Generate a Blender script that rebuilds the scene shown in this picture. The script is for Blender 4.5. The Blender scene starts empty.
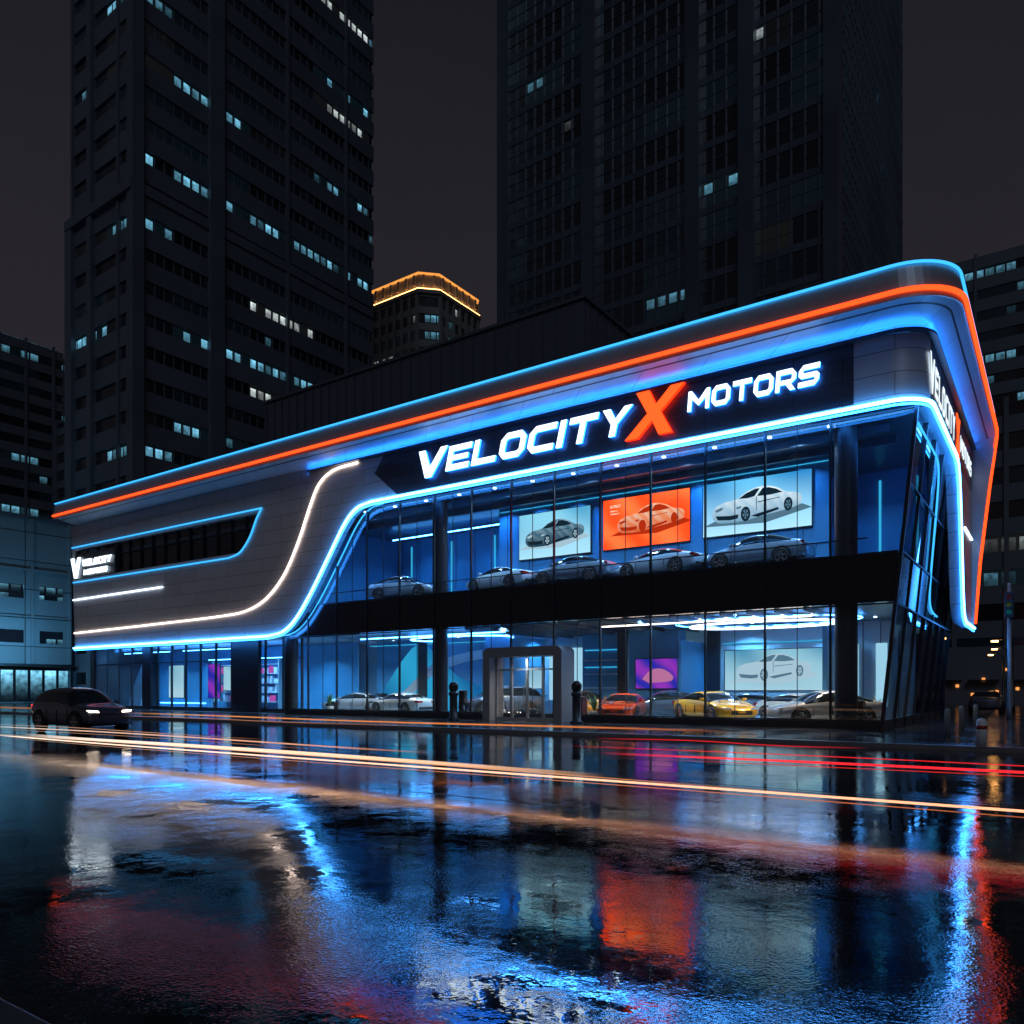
import bpy, bmesh, math, random
from mathutils import Vector, Matrix
from mathutils.geometry import tessellate_polygon
random.seed(7)
scene = bpy.context.scene
COL = scene.collection

# ------------------------------------------------------------------ helpers
def empty(name, loc=(0,0,0), rz=0.0):
    o = bpy.data.objects.new(name, None); COL.objects.link(o)
    o.location = loc; o.rotation_euler = (0,0,rz); o.empty_display_size = 0.5
    return o

def mobj(name, verts, faces, mat, parent=None, smooth=False, fix=True):
    me = bpy.data.meshes.new(name)
    me.from_pydata([tuple(v) for v in verts], [], faces)
    if fix:
        bm = bmesh.new(); bm.from_mesh(me)
        bmesh.ops.recalc_face_normals(bm, faces=bm.faces)
        bm.to_mesh(me); bm.free()
    if mat is not None: me.materials.append(mat)
    if smooth:
        for p in me.polygons: p.use_smooth = True
    o = bpy.data.objects.new(name, me); COL.objects.link(o)
    if parent: o.parent = parent
    return o

def boxes(name, L, mat, parent=None, bevel=0.0):
    V=[];F=[]
    for (x0,x1,y0,y1,z0,z1) in L:
        b=len(V)
        V += [(x0,y0,z0),(x1,y0,z0),(x1,y1,z0),(x0,y1,z0),(x0,y0,z1),(x1,y0,z1),(x1,y1,z1),(x0,y1,z1)]
        F += [(b,b+3,b+2,b+1),(b+4,b+5,b+6,b+7),(b,b+1,b+5,b+4),(b+1,b+2,b+6,b+5),(b+2,b+3,b+7,b+6),(b+3,b,b+4,b+7)]
    o = mobj(name,V,F,mat,parent,fix=False)
    if bevel>0:
        m=o.modifiers.new("bev",'BEVEL'); m.width=bevel; m.segments=2; m.limit_method='ANGLE'
    return o

def box(name,x0,x1,y0,y1,z0,z1,mat,parent=None,bevel=0.0):
    return boxes(name,[(x0,x1,y0,y1,z0,z1)],mat,parent,bevel)

def prism(name, shapes, mapf, d0, d1, mat, parent=None):
    V=[];F=[]
    for loops in shapes:
        flat=[p for l in loops for p in l]
        tris=tessellate_polygon([[Vector((p[0],p[1],0)) for p in l] for l in loops])
        n=len(flat); b=len(V)
        V += [mapf(p[0],p[1],d0) for p in flat] + [mapf(p[0],p[1],d1) for p in flat]
        for t in tris:
            F.append((b+t[0],b+t[1],b+t[2])); F.append((b+n+t[2],b+n+t[1],b+n+t[0]))
        k=0
        for l in loops:
            m=len(l)
            for i in range(m):
                j=(i+1)%m
                F.append((b+k+i,b+k+j,b+n+k+j,b+n+k+i))
            k+=m
    return mobj(name,V,F,mat,parent)

FR = lambda a,b,d: (a,d,b)
SD = lambda a,b,d: (d,a,b)

def tube(name, pts, r, mat, parent=None, sides=8, closed=False):
    pts=[Vector(p) for p in pts]; V=[];F=[]
    n=len(pts); prev=None
    for i,p in enumerate(pts):
        if closed: t=(pts[(i+1)%n]-pts[i-1])
        else: t = (pts[min(i+1,n-1)]-pts[max(i-1,0)])
        t.normalize()
        if prev is None:
            up=Vector((0,0,1)) if abs(t.z)<.9 else Vector((0,1,0))
            nrm=t.cross(up).normalized()
        else:
            nrm=(prev-t*prev.dot(t)).normalized()
        prev=nrm; bn=t.cross(nrm)
        for k in range(sides):
            a=2*math.pi*k/sides
            V.append(p+nrm*(math.cos(a)*r)+bn*(math.sin(a)*r))
    rng = n if closed else n-1
    for i in range(rng):
        for k in range(sides):
            a=i*sides+k; b=i*sides+(k+1)%sides
            c=((i+1)%n)*sides+(k+1)%sides; d=((i+1)%n)*sides+k
            F.append((a,b,c,d))
    if not closed:
        F.append(tuple(range(sides))[::-1]); F.append(tuple((n-1)*sides+k for k in range(sides)))
    return mobj(name,V,F,mat,parent,smooth=True)

def smooth_path(P, n=8):
    P=[Vector(p) for p in P]; out=[]
    for i in range(len(P)-1):
        p0=P[max(i-1,0)];p1=P[i];p2=P[i+1];p3=P[min(i+2,len(P)-1)]
        m=max(1,n)
        for k in range(m):
            t=k/m
            d=(p2-p1).length
            m1=(p2-p0)/max(((p1-p0).length+d),1e-6)*d if i>0 else (p2-p1)
            m2=(p3-p1)/max((d+(p3-p2).length),1e-6)*d if i<len(P)-2 else (p2-p1)
            h00=2*t**3-3*t**2+1;h10=t**3-2*t**2+t;h01=-2*t**3+3*t**2;h11=t**3-t**2
            out.append(p1*h00+m1*h10+p2*h01+m2*h11)
    out.append(P[-1]); return out

def cyl(name, x,y,z0,z1,r,mat,parent=None,r2=None,sides=24):
    r2=r if r2 is None else r2
    V=[(x+math.cos(2*math.pi*k/sides)*r,y+math.sin(2*math.pi*k/sides)*r,z0) for k in range(sides)]
    V+=[(x+math.cos(2*math.pi*k/sides)*r2,y+math.sin(2*math.pi*k/sides)*r2,z1) for k in range(sides)]
    F=[(k,(k+1)%sides,sides+(k+1)%sides,sides+k) for k in range(sides)]
    F+=[tuple(range(sides))[::-1],tuple(range(sides,2*sides))]
    return mobj(name,V,F,mat,parent)

def lathe(name, prof, x,y,z,mat,parent=None,sides=20):
    V=[];F=[]
    for (r,h) in prof:
        for k in range(sides):
            a=2*math.pi*k/sides; V.append((x+math.cos(a)*r,y+math.sin(a)*r,z+h))
    for i in range(len(prof)-1):
        for k in range(sides):
            F.append((i*sides+k,i*sides+(k+1)%sides,(i+1)*sides+(k+1)%sides,(i+1)*sides+k))
    F+=[tuple(range(sides))[::-1],tuple((len(prof)-1)*sides+k for k in range(sides))]
    return mobj(name,V,F,mat,parent,smooth=True)

# ------------------------------------------------------------------ materials
def newmat(name):
    m=bpy.data.materials.new(name); m.use_nodes=True
    return m, m.node_tree.nodes, m.node_tree.links

def pbr(name,col,rough=.5,metal=0.0,spec=.5,coat=0.0,noise=0.0,nscale=3.0):
    m,N,L=newmat(name); b=N['Principled BSDF']
    b.inputs['Base Color'].default_value=(*col,1); b.inputs['Roughness'].default_value=rough
    b.inputs['Metallic'].default_value=metal; b.inputs['Specular IOR Level'].default_value=spec
    b.inputs['Coat Weight'].default_value=coat
    if noise>0:
        g=N.new('ShaderNodeNewGeometry'); t=N.new('ShaderNodeTexNoise'); t.inputs['Scale'].default_value=nscale; t.inputs['Detail'].default_value=6
        L.new(g.outputs['Position'],t.inputs['Vector'])
        r=N.new('ShaderNodeMapRange'); r.inputs['To Min'].default_value=1-noise; r.inputs['To Max'].default_value=1+noise
        L.new(t.outputs['Fac'],r.inputs['Value'])
        x=N.new('ShaderNodeVectorMath'); x.operation='SCALE'; x.inputs[0].default_value=col
        L.new(r.outputs['Result'],x.inputs['Scale']); L.new(x.outputs['Vector'],b.inputs['Base Color'])
        r2=N.new('ShaderNodeMapRange'); r2.inputs['To Min'].default_value=max(0,rough*(1-noise)); r2.inputs['To Max'].default_value=min(1,rough*(1+noise))
        L.new(t.outputs['Fac'],r2.inputs['Value']); L.new(r2.outputs['Result'],b.inputs['Roughness'])
    return m

def em(name,col,s):
    m,N,L=newmat(name); N.remove(N['Principled BSDF'])
    e=N.new('ShaderNodeEmission'); e.inputs['Color'].default_value=(*col,1); e.inputs['Strength'].default_value=s
    L.new(e.outputs[0],N['Material Output'].inputs['Surface']); return m

def math_node(N,op,a=None,b=None,L=None,clamp=False):
    n=N.new('ShaderNodeMath'); n.operation=op; n.use_clamp=clamp
    for i,v in enumerate((a,b)):
        if v is None: continue
        if isinstance(v,(int,float)): n.inputs[i].default_value=v
        else: L.new(v,n.inputs[i])
    return n.outputs[0]

def glass_mat(name,tint=(.78,.88,.93),base=.05):
    m,N,L=newmat(name); N.remove(N['Principled BSDF'])
    t=N.new('ShaderNodeBsdfTransparent'); t.inputs[0].default_value=(*tint,1)
    g=N.new('ShaderNodeBsdfGlossy'); g.inputs['Roughness'].default_value=.02
    f=N.new('ShaderNodeLayerWeight'); f.inputs['Blend'].default_value=.5
    a=math_node(N,'POWER',f.outputs['Facing'],5.0,L)
    a=math_node(N,'ADD',math_node(N,'MULTIPLY',a,.85,L),base,L,True)
    mx=N.new('ShaderNodeMixShader'); L.new(a,mx.inputs[0]); L.new(t.outputs[0],mx.inputs[1]); L.new(g.outputs[0],mx.inputs[2])
    L.new(mx.outputs[0],N['Material Output'].inputs['Surface']); return m

def window_mat(name,fh,bay,lit,strength=.7,glass=(.012,.016,.022),warm=.25,grp=5,lo=.5,hi=.92,seed=0.0,scatter=.10,dimv=.008):
    m,N,L=newmat(name); b=N['Principled BSDF']
    b.inputs['Base Color'].default_value=(*glass,1); b.inputs['Roughness'].default_value=.12; b.inputs['Specular IOR Level'].default_value=1.0
    g=N.new('ShaderNodeNewGeometry'); s=N.new('ShaderNodeSeparateXYZ'); L.new(g.outputs['Position'],s.inputs[0])
    a=math_node(N,'ADD',s.outputs[0],s.outputs[1],L); a=math_node(N,'ADD',a,500.013+seed*13.7,L)
    zz=math_node(N,'DIVIDE',s.outputs[2],fh,L); aa=math_node(N,'DIVIDE',a,bay,L)
    k=math_node(N,'FLOOR',zz,None,L); c=math_node(N,'FLOOR',aa,None,L)
    fz=math_node(N,'FRACT',zz,None,L); fa=math_node(N,'FRACT',aa,None,L)
    gg=math_node(N,'FLOOR',math_node(N,'DIVIDE',c,grp,L),None,L)
    def wn(u,v,off):
        cx=N.new('ShaderNodeCombineXYZ'); L.new(u,cx.inputs[0]); L.new(v,cx.inputs[1]); cx.inputs[2].default_value=off+seed
        w=N.new('ShaderNodeTexWhiteNoise'); w.noise_dimensions='3D'; L.new(cx.outputs[0],w.inputs['Vector']); return w.outputs['Value']
    r1=wn(gg,k,.1); r2=wn(c,k,3.3); r3=wn(c,k,7.7)
    on1=math_node(N,'GREATER_THAN',r1,1-lit,L); on2=math_node(N,'GREATER_THAN',r2,.2,L)
    on3=math_node(N,'GREATER_THAN',r2,1-lit*scatter,L)
    on=math_node(N,'MAXIMUM',math_node(N,'MULTIPLY',on1,on2,L),on3,L)
    for (src,l_,h_) in ((fz,lo,hi),(fa,.1,.9)):
        on=math_node(N,'MULTIPLY',on,math_node(N,'GREATER_THAN',src,l_,L),L)
        on=math_node(N,'MULTIPLY',on,math_node(N,'LESS_THAN',src,h_,L),L)
    nt=N.new('ShaderNodeTexNoise'); nt.inputs['Scale'].default_value=1.6; nt.inputs['Detail'].default_value=3; L.new(g.outputs['Position'],nt.inputs['Vector'])
    st=math_node(N,'MULTIPLY',math_node(N,'ADD',math_node(N,'MULTIPLY',r3,1.0,L),.08,L),math_node(N,'POWER',fz,2.5,L),L)
    st=math_node(N,'MULTIPLY',st,math_node(N,'ADD',math_node(N,'MULTIPLY',nt.outputs['Fac'],2.2,L),-.35,L,True),L)
    dim=math_node(N,'MULTIPLY',math_node(N,'POWER',r1,3.0,L),dimv,L)
    on=math_node(N,'MULTIPLY',on,math_node(N,'MULTIPLY',st,strength*2.2,L),L)
    on=math_node(N,'ADD',on,dim,L)
    L.new(on,b.inputs['Emission Strength'])
    mx=N.new('ShaderNodeMix'); mx.data_type='RGBA'
    L.new(math_node(N,'LESS_THAN',wn(gg,k,5.5),warm,L),mx.inputs['Factor'])
    mx.inputs['A'].default_value=(.20,.60,.85,1); mx.inputs['B'].default_value=(.70,.80,.80,1)
    L.new(mx.outputs['Result'],b.inputs['Emission Color'])
    return m

def panel_mat(name,col,w=2.4,h=.6,metal=.75,rough=.33,gap=.018,offs=.5,var=.12,mortar=.03):
    m,N,L=newmat(name); b=N['Principled BSDF']
    g=N.new('ShaderNodeNewGeometry'); s=N.new('ShaderNodeSeparateXYZ'); L.new(g.outputs['Position'],s.inputs[0])
    a=math_node(N,'ADD',s.outputs[0],s.outputs[1],L)
    cx=N.new('ShaderNodeCombineXYZ'); L.new(a,cx.inputs[0]); L.new(s.outputs[2],cx.inputs[1])
    br=N.new('ShaderNodeTexBrick'); L.new(cx.outputs[0],br.inputs['Vector'])
    br.offset=offs; br.inputs['Scale'].default_value=1; br.inputs['Brick Width'].default_value=w; br.inputs['Row Height'].default_value=h
    br.inputs['Mortar Size'].default_value=gap; br.inputs['Mortar Smooth'].default_value=.1; br.inputs['Bias'].default_value=0
    br.inputs['Color1'].default_value=(*[c*(1-var) for c in col],1); br.inputs['Color2'].default_value=(*[c*(1+var) for c in col],1); br.inputs['Mortar'].default_value=(mortar,mortar,mortar*1.1,1)
    L.new(br.outputs['Color'],b.inputs['Base Color'])
    b.inputs['Metallic'].default_value=metal
    nt=N.new('ShaderNodeTexNoise'); nt.inputs['Scale'].default_value=.9; nt.inputs['Detail'].default_value=8; L.new(g.outputs['Position'],nt.inputs['Vector'])
    mr=N.new('ShaderNodeMapRange'); mr.inputs['To Min'].default_value=rough*.75; mr.inputs['To Max'].default_value=rough*1.35; L.new(nt.outputs['Fac'],mr.inputs['Value'])
    L.new(mr.outputs['Result'],b.inputs['Roughness'])
    bp=N.new('ShaderNodeBump'); bp.inputs['Strength'].default_value=.5; bp.inputs['Distance'].default_value=.02; bp.invert=True
    L.new(br.outputs['Fac'],bp.inputs['Height']); L.new(bp.outputs[0],b.inputs['Normal'])
    return m

M={}
M['panel']=panel_mat('aluminium_panels',(.66,.68,.72),w=3.6,h=.82,metal=.25,rough=.38,gap=.012,var=.05,mortar=.12)
M['fascia']=panel_mat('fascia_panels',(.11,.125,.16),w=3.6,h=.82,rough=.35,gap=.012,var=.05)
M['soffit']=panel_mat('soffit_panels',(.40,.44,.48),w=3.0,h=3.0,rough=.40,metal=.3,gap=.012,var=.04)
M['canopy']=pbr('canopy_metal',(.40,.42,.46),.38,.4,noise=.12,nscale=.8)
M['dark']=pbr('dark_metal',(.045,.05,.06),.35,.5,noise=.2)
M['roofm']=pbr('roof_metal',(.12,.14,.17),.4,.5,noise=.15)
M['black']=pbr('black_gloss',(.012,.013,.016),.12,.0,spec=.6)
M['frame']=pbr('frame_metal',(.06,.065,.075),.35,.8)
M['portal']=pbr('portal_metal',(.30,.31,.33),.4,.3,noise=.1)
M['glass']=glass_mat('facade_glass',tint=(.88,.95,.98),base=.06)
M['darkglass']=glass_mat('dark_glass',tint=(.40,.55,.66),base=.10)
M['blue']=em('neon_glow_blue',(.02,.25,1.0),14)
M['bluewhite']=em('neon_ice',(.07,.36,1.0),17)
M['white']=em('neon_white',(.70,.80,1.0),4)
M['warmwhite']=em('neon_warm_white',(1.0,.76,.64),4)
M['skyblue']=em('neon_sky_blue',(.035,.36,.85),1.9)
M['orange']=em('neon_orange',(1.0,.060,.010),2.7)
M['wash']=em('led_wash_blue',(.015,.20,1.0),58)
M['letter']=em('letter_white',(.78,.92,1.0),2.4)
M['letterdim']=em('letter_white_side',(.78,.92,1.0),1.3)
M['letterside']=em('letter_halo',(.02,.24,1.0),5.0)
M['xface']=em('letter_orange',(1.0,.075,.012),2.2)
M['xside']=em('letter_orange_halo',(1.0,.02,.003),3.0)
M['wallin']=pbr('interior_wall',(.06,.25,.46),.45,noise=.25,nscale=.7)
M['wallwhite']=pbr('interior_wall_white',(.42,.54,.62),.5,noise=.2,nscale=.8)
M['ceil']=pbr('interior_ceiling',(.04,.09,.15),.35)
M['ceilw']=pbr('ground_ceiling',(.12,.20,.27),.4)
M['floorin']=pbr('interior_floor',(.35,.42,.46),.10,spec=.7,noise=.1)

# ------------------------------------------------------------------ camera / world
cd=bpy.data.cameras.new('camera'); cam=bpy.data.objects.new('camera',cd); COL.objects.link(cam)
cam.location=(5.44,-31.61,1.6); cam.rotation_euler=(math.radians(90),0,math.radians(35.04))
cd.lens=27.42; cd.sensor_width=36; cd.shift_y=0.174; cd.clip_end=3000; cd.clip_start=.05
scene.camera=cam
scene.view_settings.view_transform='Standard'
try: scene.view_settings.look='None'
except: pass
scene.view_settings.exposure=0

w=bpy.data.worlds.new('World'); scene.world=w; w.use_nodes=True
N=w.node_tree.nodes; L=w.node_tree.links; N.clear()
tc=N.new('ShaderNodeTexCoord'); sp=N.new('ShaderNodeSeparateXYZ'); L.new(tc.outputs['Generated'],sp.inputs[0])
cr=N.new('ShaderNodeValToRGB'); L.new(sp.outputs[2],cr.inputs[0])
cr.color_ramp.elements[0].position=0.0; cr.color_ramp.elements[0].color=(.038,.034,.043,1)
cr.color_ramp.elements[1].position=.75; cr.color_ramp.elements[1].color=(.0082,.0085,.0112,1)
e=cr.color_ramp.elements.new(.35); e.color=(.0215,.0195,.0250,1)
nt=N.new('ShaderNodeTexNoise'); nt.inputs['Scale'].default_value=2.2; nt.inputs['Detail'].default_value=5; L.new(tc.outputs['Generated'],nt.inputs['Vector'])
mr=N.new('ShaderNodeMapRange'); mr.inputs['To Min'].default_value=.7; mr.inputs['To Max'].default_value=1.3; L.new(nt.outputs['Fac'],mr.inputs['Value'])
bg=N.new('ShaderNodeBackground'); L.new(cr.outputs[0],bg.inputs[0]); L.new(mr.outputs[0],bg.inputs[1])
sky=N.new('ShaderNodeTexSky'); sky.sky_type='NISHITA'; sky.sun_disc=False; sky.sun_elevation=math.radians(-6); sky.sun_rotation=math.radians(200)
bg2=N.new('ShaderNodeBackground'); L.new(sky.outputs[0],bg2.inputs[0]); bg2.inputs[1].default_value=.02
ad=N.new('ShaderNodeAddShader'); L.new(bg.outputs[0],ad.inputs[0]); L.new(bg2.outputs[0],ad.inputs[1])
wo=N.new('ShaderNodeOutputWorld'); L.new(ad.outputs[0],wo.inputs[0])
sl=bpy.data.lights.new('night_fill_light','SUN'); sl.energy=.20; sl.angle=math.radians(25); sl.color=(.66,.80,1.0)  # added soft fill to lift towers and facade, not a real moon
so=bpy.data.objects.new('night_fill_light',sl); COL.objects.link(so); so.rotation_euler=(math.radians(52),0,math.radians(32))

def area(name,loc,size,power,col,parent=None,rot=(0,0,0),shape='DISK',spread=None):
    l=bpy.data.lights.new(name,'AREA'); l.shape=shape; l.size=size
    l.energy=power; l.color=col
    if spread: l.spread=math.radians(spread)
    o=bpy.data.objects.new(name,l); COL.objects.link(o); o.location=loc; o.rotation_euler=rot
    if parent: o.parent=parent
    return o

# ------------------------------------------------------------------ ground / road
def wet_mat(name,base,r_dry,r_wet,bump,scale,ior=1.5,psc=.22,lo=.42,hi=.58,wave=.006,pud=.08):
    m,N,L=newmat(name); b=N['Principled BSDF']
    g=N.new('ShaderNodeNewGeometry')
    n1=N.new('ShaderNodeTexNoise'); n1.inputs['Scale'].default_value=psc; n1.inputs['Detail'].default_value=9; n1.inputs['Roughness'].default_value=.68; L.new(g.outputs['Position'],n1.inputs['Vector'])
    mk=N.new('ShaderNodeMapRange'); mk.inputs['From Min'].default_value=lo; mk.inputs['From Max'].default_value=hi; L.new(n1.outputs['Fac'],mk.inputs['Value'])
    n2=N.new('ShaderNodeTexNoise'); n2.inputs['Scale'].default_value=scale; n2.inputs['Detail'].default_value=2; L.new(g.outputs['Position'],n2.inputs['Vector'])
    vo=N.new('ShaderNodeTexVoronoi'); vo.inputs['Scale'].default_value=scale*1.1; L.new(g.outputs['Position'],vo.inputs['Vector'])
    n3=N.new('ShaderNodeTexNoise'); n3.inputs['Scale'].default_value=2.6; n3.inputs['Detail'].default_value=4; L.new(g.outputs['Position'],n3.inputs['Vector'])
    ro=N.new('ShaderNodeMapRange'); ro.inputs['To Min'].default_value=r_dry; ro.inputs['To Max'].default_value=r_wet; L.new(mk.outputs[0],ro.inputs['Value'])
    L.new(ro.outputs[0],b.inputs['Roughness'])
    inv=math_node(N,'SUBTRACT',1.0,mk.outputs[0],L)
    amt=math_node(N,'ADD',math_node(N,'MULTIPLY',inv,1-pud,L),pud,L)
    h=math_node(N,'ADD',n2.outputs['Fac'],math_node(N,'MULTIPLY',vo.outputs['Distance'],.7,L),L)
    h=math_node(N,'MULTIPLY',h,amt,L)
    bp=N.new('ShaderNodeBump'); bp.inputs['Strength'].default_value=1; bp.inputs['Distance'].default_value=bump; L.new(h,bp.inputs['Height'])
    bp2=N.new('ShaderNodeBump'); bp2.inputs['Strength'].default_value=1; bp2.inputs['Distance'].default_value=wave; L.new(n3.outputs['Fac'],bp2.inputs['Height']); L.new(bp.outputs[0],bp2.inputs['Normal'])
    L.new(bp2.outputs[0],b.inputs['Normal'])
    x=N.new('ShaderNodeVectorMath'); x.operation='SCALE'; x.inputs[0].default_value=base
    L.new(math_node(N,'ADD',math_node(N,'MULTIPLY',n2.outputs['Fac'],.8,L),.6,L),x.inputs['Scale']); L.new(x.outputs[0],b.inputs['Base Color'])
    sr=N.new('ShaderNodeMapRange'); sr.inputs['To Min'].default_value=.25; sr.inputs['To Max'].default_value=.66; L.new(mk.outputs[0],sr.inputs['Value']); L.new(sr.outputs[0],b.inputs['Specular IOR Level'])
    b.inputs['IOR'].default_value=ior
    return m
M['road']=wet_mat('wet_asphalt',(.010,.011,.014),.085,.018,.00100,40,ior=2.2,psc=.42,lo=.40,hi=.57,wave=.0030,pud=.07)
M['pave']=wet_mat('wet_pavement',(.05,.05,.055),.20,.06,.0010,30,ior=1.5,psc=.5)
M['groundm']=wet_mat('ground_dark',(.03,.03,.032),.4,.2,.002,20)
M['kerb']=pbr('kerb_stone',(.16,.16,.17),.35,noise=.3,nscale=3)
M['paint']=wet_mat('worn_road_paint',(.08,.08,.08),.2,.04,.0010,40,ior=1.9,psc=.42,wave=.0030,pud=.07)

mobj('ground',[(-1500,-1500,-.004),(1500,-1500,-.004),(1500,1500,-.004),(-1500,1500,-.004)],[(0,1,2,3)],M['groundm'])
KY=-8.0; NY=-29.95
mobj('road',[(-400,NY,0),(300,NY,0),(300,KY,0),(-400,KY,0)],[(0,1,2,3)],M['road'])
mobj('side_road',[(9,KY,0),(22,KY,0),(22,250,0),(9,250,0)],[(0,1,2,3)],M['road'])
def pave_poly(x0,x1,y0,y1,r):
    P=[(x0,y0)]
    for k in range(9):
        a=-math.pi/2+k/8*math.pi/2
        P.append((x1-r+math.cos(a)*r,y0+r+math.sin(a)*r))
    P+=[(x1,y1),(x0,y1)]
    return P
UP=lambda a,b,d:(a,b,d)
prism('pavement',[[pave_poly(-300,9-.3,KY+.3,60,3.7)]],UP,-.05,.12,M['pave'])
pv=empty('kerb')
prism('kerb_far',[[pave_poly(-300,9,KY,60,4),pave_poly(-299.9,9-.3,KY+.3,59.9,3.7)]],UP,-.05,.13,M['kerb'],pv)
box('kerb_near',-300,200,NY-.25,NY,-.05,.13,pbr('kerb_stone_near',(.04,.04,.042),.5,noise=.4,nscale=9),pv,.02)
box('near_pavement',-300,200,-60,NY-.25,-.05,.12,M['groundm'])
mk=[]
for yy in (-15.2,-22.4):
    x=-120
    while x<60:
        mk.append((x,x+3,yy-.06,yy+.06)); x+=9
V=[];F=[]
for (a,b_,c,d) in mk:
    k=len(V); V+=[(a,c,.004),(b_,c,.004),(b_,d,.004),(a,d,.004)]; F.append((k,k+1,k+2,k+3))
for dy in (-.18,.06):
    k=len(V); V+=[(-300,-18.8+dy,.004),(200,-18.8+dy,.004),(200,-18.8+dy+.1,.004),(-300,-18.8+dy+.1,.004)]; F.append((k,k+1,k+2,k+3))
mobj('lane_markings',V,F,M['paint'])

# ------------------------------------------------------------------ dealership
D=empty('car_dealership')
main_curve=smooth_path([(-34.8,4.95),(-33.4,5.15),(-32.3,5.75),(-30.9,7.2),(-29.2,9.4),(-27.8,11.2),(-26.9,11.85),(-25.8,12.05)],7)
main_curve=[(p[0],p[1]) for p in main_curve]
ribbon_end=[(p[0],p[1]) for p in smooth_path([(-38.8,10.2),(-37.6,10.45),(-36.6,11.3),(-35.9,12.4),(-35.4,13.0)],5)]
outer=[(.4,12.05),(.4,14.75),(-59.6,14.75),(-59.0,4.95)]+main_curve
hole=[(-58.9,10.45)]+[(p[0]-.25,max(10.45,min(12.75,p[1]))) for p in ribbon_end]+[(-59.1,12.75)]
prism('front_wall',[[outer,hole]],FR,-.6,-.15,M['panel'],D)
prism('sign_fascia',[[[(-23.9,12.2),(-.8,12.2),(-.8,14.48),(-24.9,14.48),(-25.6,13.6)]]],FR,-.615,-.55,M['fascia'],D)
side_curve=[(p[0],p[1]) for p in smooth_path([(8.2,12.05),(9.0,11.8),(9.6,11.0),(10.4,8.6),(11.0,6.4),(11.6,5.3),(12.6,4.95)],6)]
prism('side_wall',[[[(.6,14.75),(.6,12.05)]+side_curve+[(17.6,4.95),(17.6,14.75)]]],SD,1.6,1.15,M['panel'],D)
prism('side_sign_fascia',[[[(.6,12.2),(16.6,12.2),(16.6,14.48),(.6,14.48)]]],SD,1.57,1.615,M['fascia'],D)
def arc_plan(xr,yf,r,n=10):
    return [(xr-r+math.cos(-math.pi/2+k/n*math.pi/2)*r, yf+r+math.sin(-math.pi/2+k/n*math.pi/2)*r) for k in range(n+1)]
def loft(name,plans,mat,parent):
    V=[];F=[];n=len(plans[0][0])
    for (pl,z) in plans:
        V+=[(p[0],p[1],z) for p in pl]
    for i in range(len(plans)-1):
        for k in range(n-1):
            F.append((i*n+k,i*n+k+1,(i+1)*n+k+1,(i+1)*n+k))
    return mobj(name,V,F,mat,parent)
cr_=loft('corner_fascia',[(arc_plan(1.6,-.6,1.2),12.05),(arc_plan(1.6,-.6,1.2),14.75)],M['panel'],D)
for p in cr_.data.polygons: p.use_smooth=True
loft('corner_fascia_base',[(arc_plan(1.6,-.6,1.2),12.05),(arc_plan(1.1,-.1,.7),12.051)],M['dark'],D)
XE=-59.0
def can_plan(o_f,o_s,r,x0=XE,y1=17.0):
    return [(x0,o_f)]+arc_plan(o_s,o_f,r,12)+[(o_s,y1)]
cf=-2.2; cs=2.7
loft('soffit',[(can_plan(-.6,1.6,1.2),14.75),(can_plan(cf+.02,cs-.02,1.98),15.12)],M['soffit'],D)
loft('canopy_edge',[(can_plan(cf+.02,cs-.02,1.98),15.12),(can_plan(cf+.02,cs-.02,1.98),14.98),(can_plan(cf-.02,cs+.02,2.0),14.98),(can_plan(cf-.04,cs+.04,2.03),15.3),(can_plan(cf+.12,cs-.12,1.95),16.2),(can_plan(cf+.5,cs-.5,1.7),16.25)],M['canopy'],D)  # lower lip added to shield the wall from the orange line
prism('canopy_end_cap',[[[(-.1,14.75),(cf+.02,15.12),(cf-.02,15.0),(cf-.04,15.3),(cf+.12,16.2),(-.1,16.2)]]],lambda a,b,d:(d,a,b),XE-.05,XE-.01,M['canopy'],D)
rp=can_plan(cf+.5,cs-.5,1.7)
prism('roof',[[rp+[(XE,17.0)]]],UP,16.0,16.25,M['dark'],D)
def ring(o_f,o_s,r,z,x0=XE,y1=16.2): return [(p[0],p[1],z) for p in can_plan(o_f,o_s,r,x0,y1)]
drop=[(cs+.05,16.8,15.0),(cs-.05,17.1,14.4),(cs-.3,17.25,12.5),(cs-.75,17.4,8.5),(cs-.98,17.4,5.2)]
tube('orange_led_line',ring(cf-.08,cs+.08,2.05,15.22)+drop,.085,M['orange'],D)
tube('roof_led_line',ring(cf+.06,cs-.06,1.98,16.2)+[(cs-.05,17.0,16.0)],.05,M['skyblue'],D)
V=[];prof=[(15.12,cs),(14.4,cs-.08),(12.5,cs-.35),(8.5,cs-.8),(4.95,cs-1.03)]
for (z,x) in [(16.2,cs-.1)]+prof:
    V+=[(x,17.0,z),(x,17.9,z),(1.0,17.9,z),(1.0,17.0,z)]
F=[]
n=len(prof)+1
for i in range(n-1):
    for k in range(4):
        F.append((i*4+k,i*4+(k+1)%4,(i+1)*4+(k+1)%4,(i+1)*4+k))
F+=[(0,1,2,3),((n-1)*4+3,(n-1)*4+2,(n-1)*4+1,(n-1)*4)]
mobj('end_fin',V,F,M['canopy'],D)
fy=-.70
path=[(-59.0,fy,4.95)]+[(p[0],fy,p[1]) for p in main_curve]+[(.4,fy,12.05)]+[(p[0],p[1],12.05) for p in arc_plan(1.70,-.70,1.3)]
path+=[(1.70,p[0],p[1]) for p in side_curve]+[(1.70,17.3,4.95)]
tube('main_neon_line',path,.07,M['bluewhite'],D)
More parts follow.
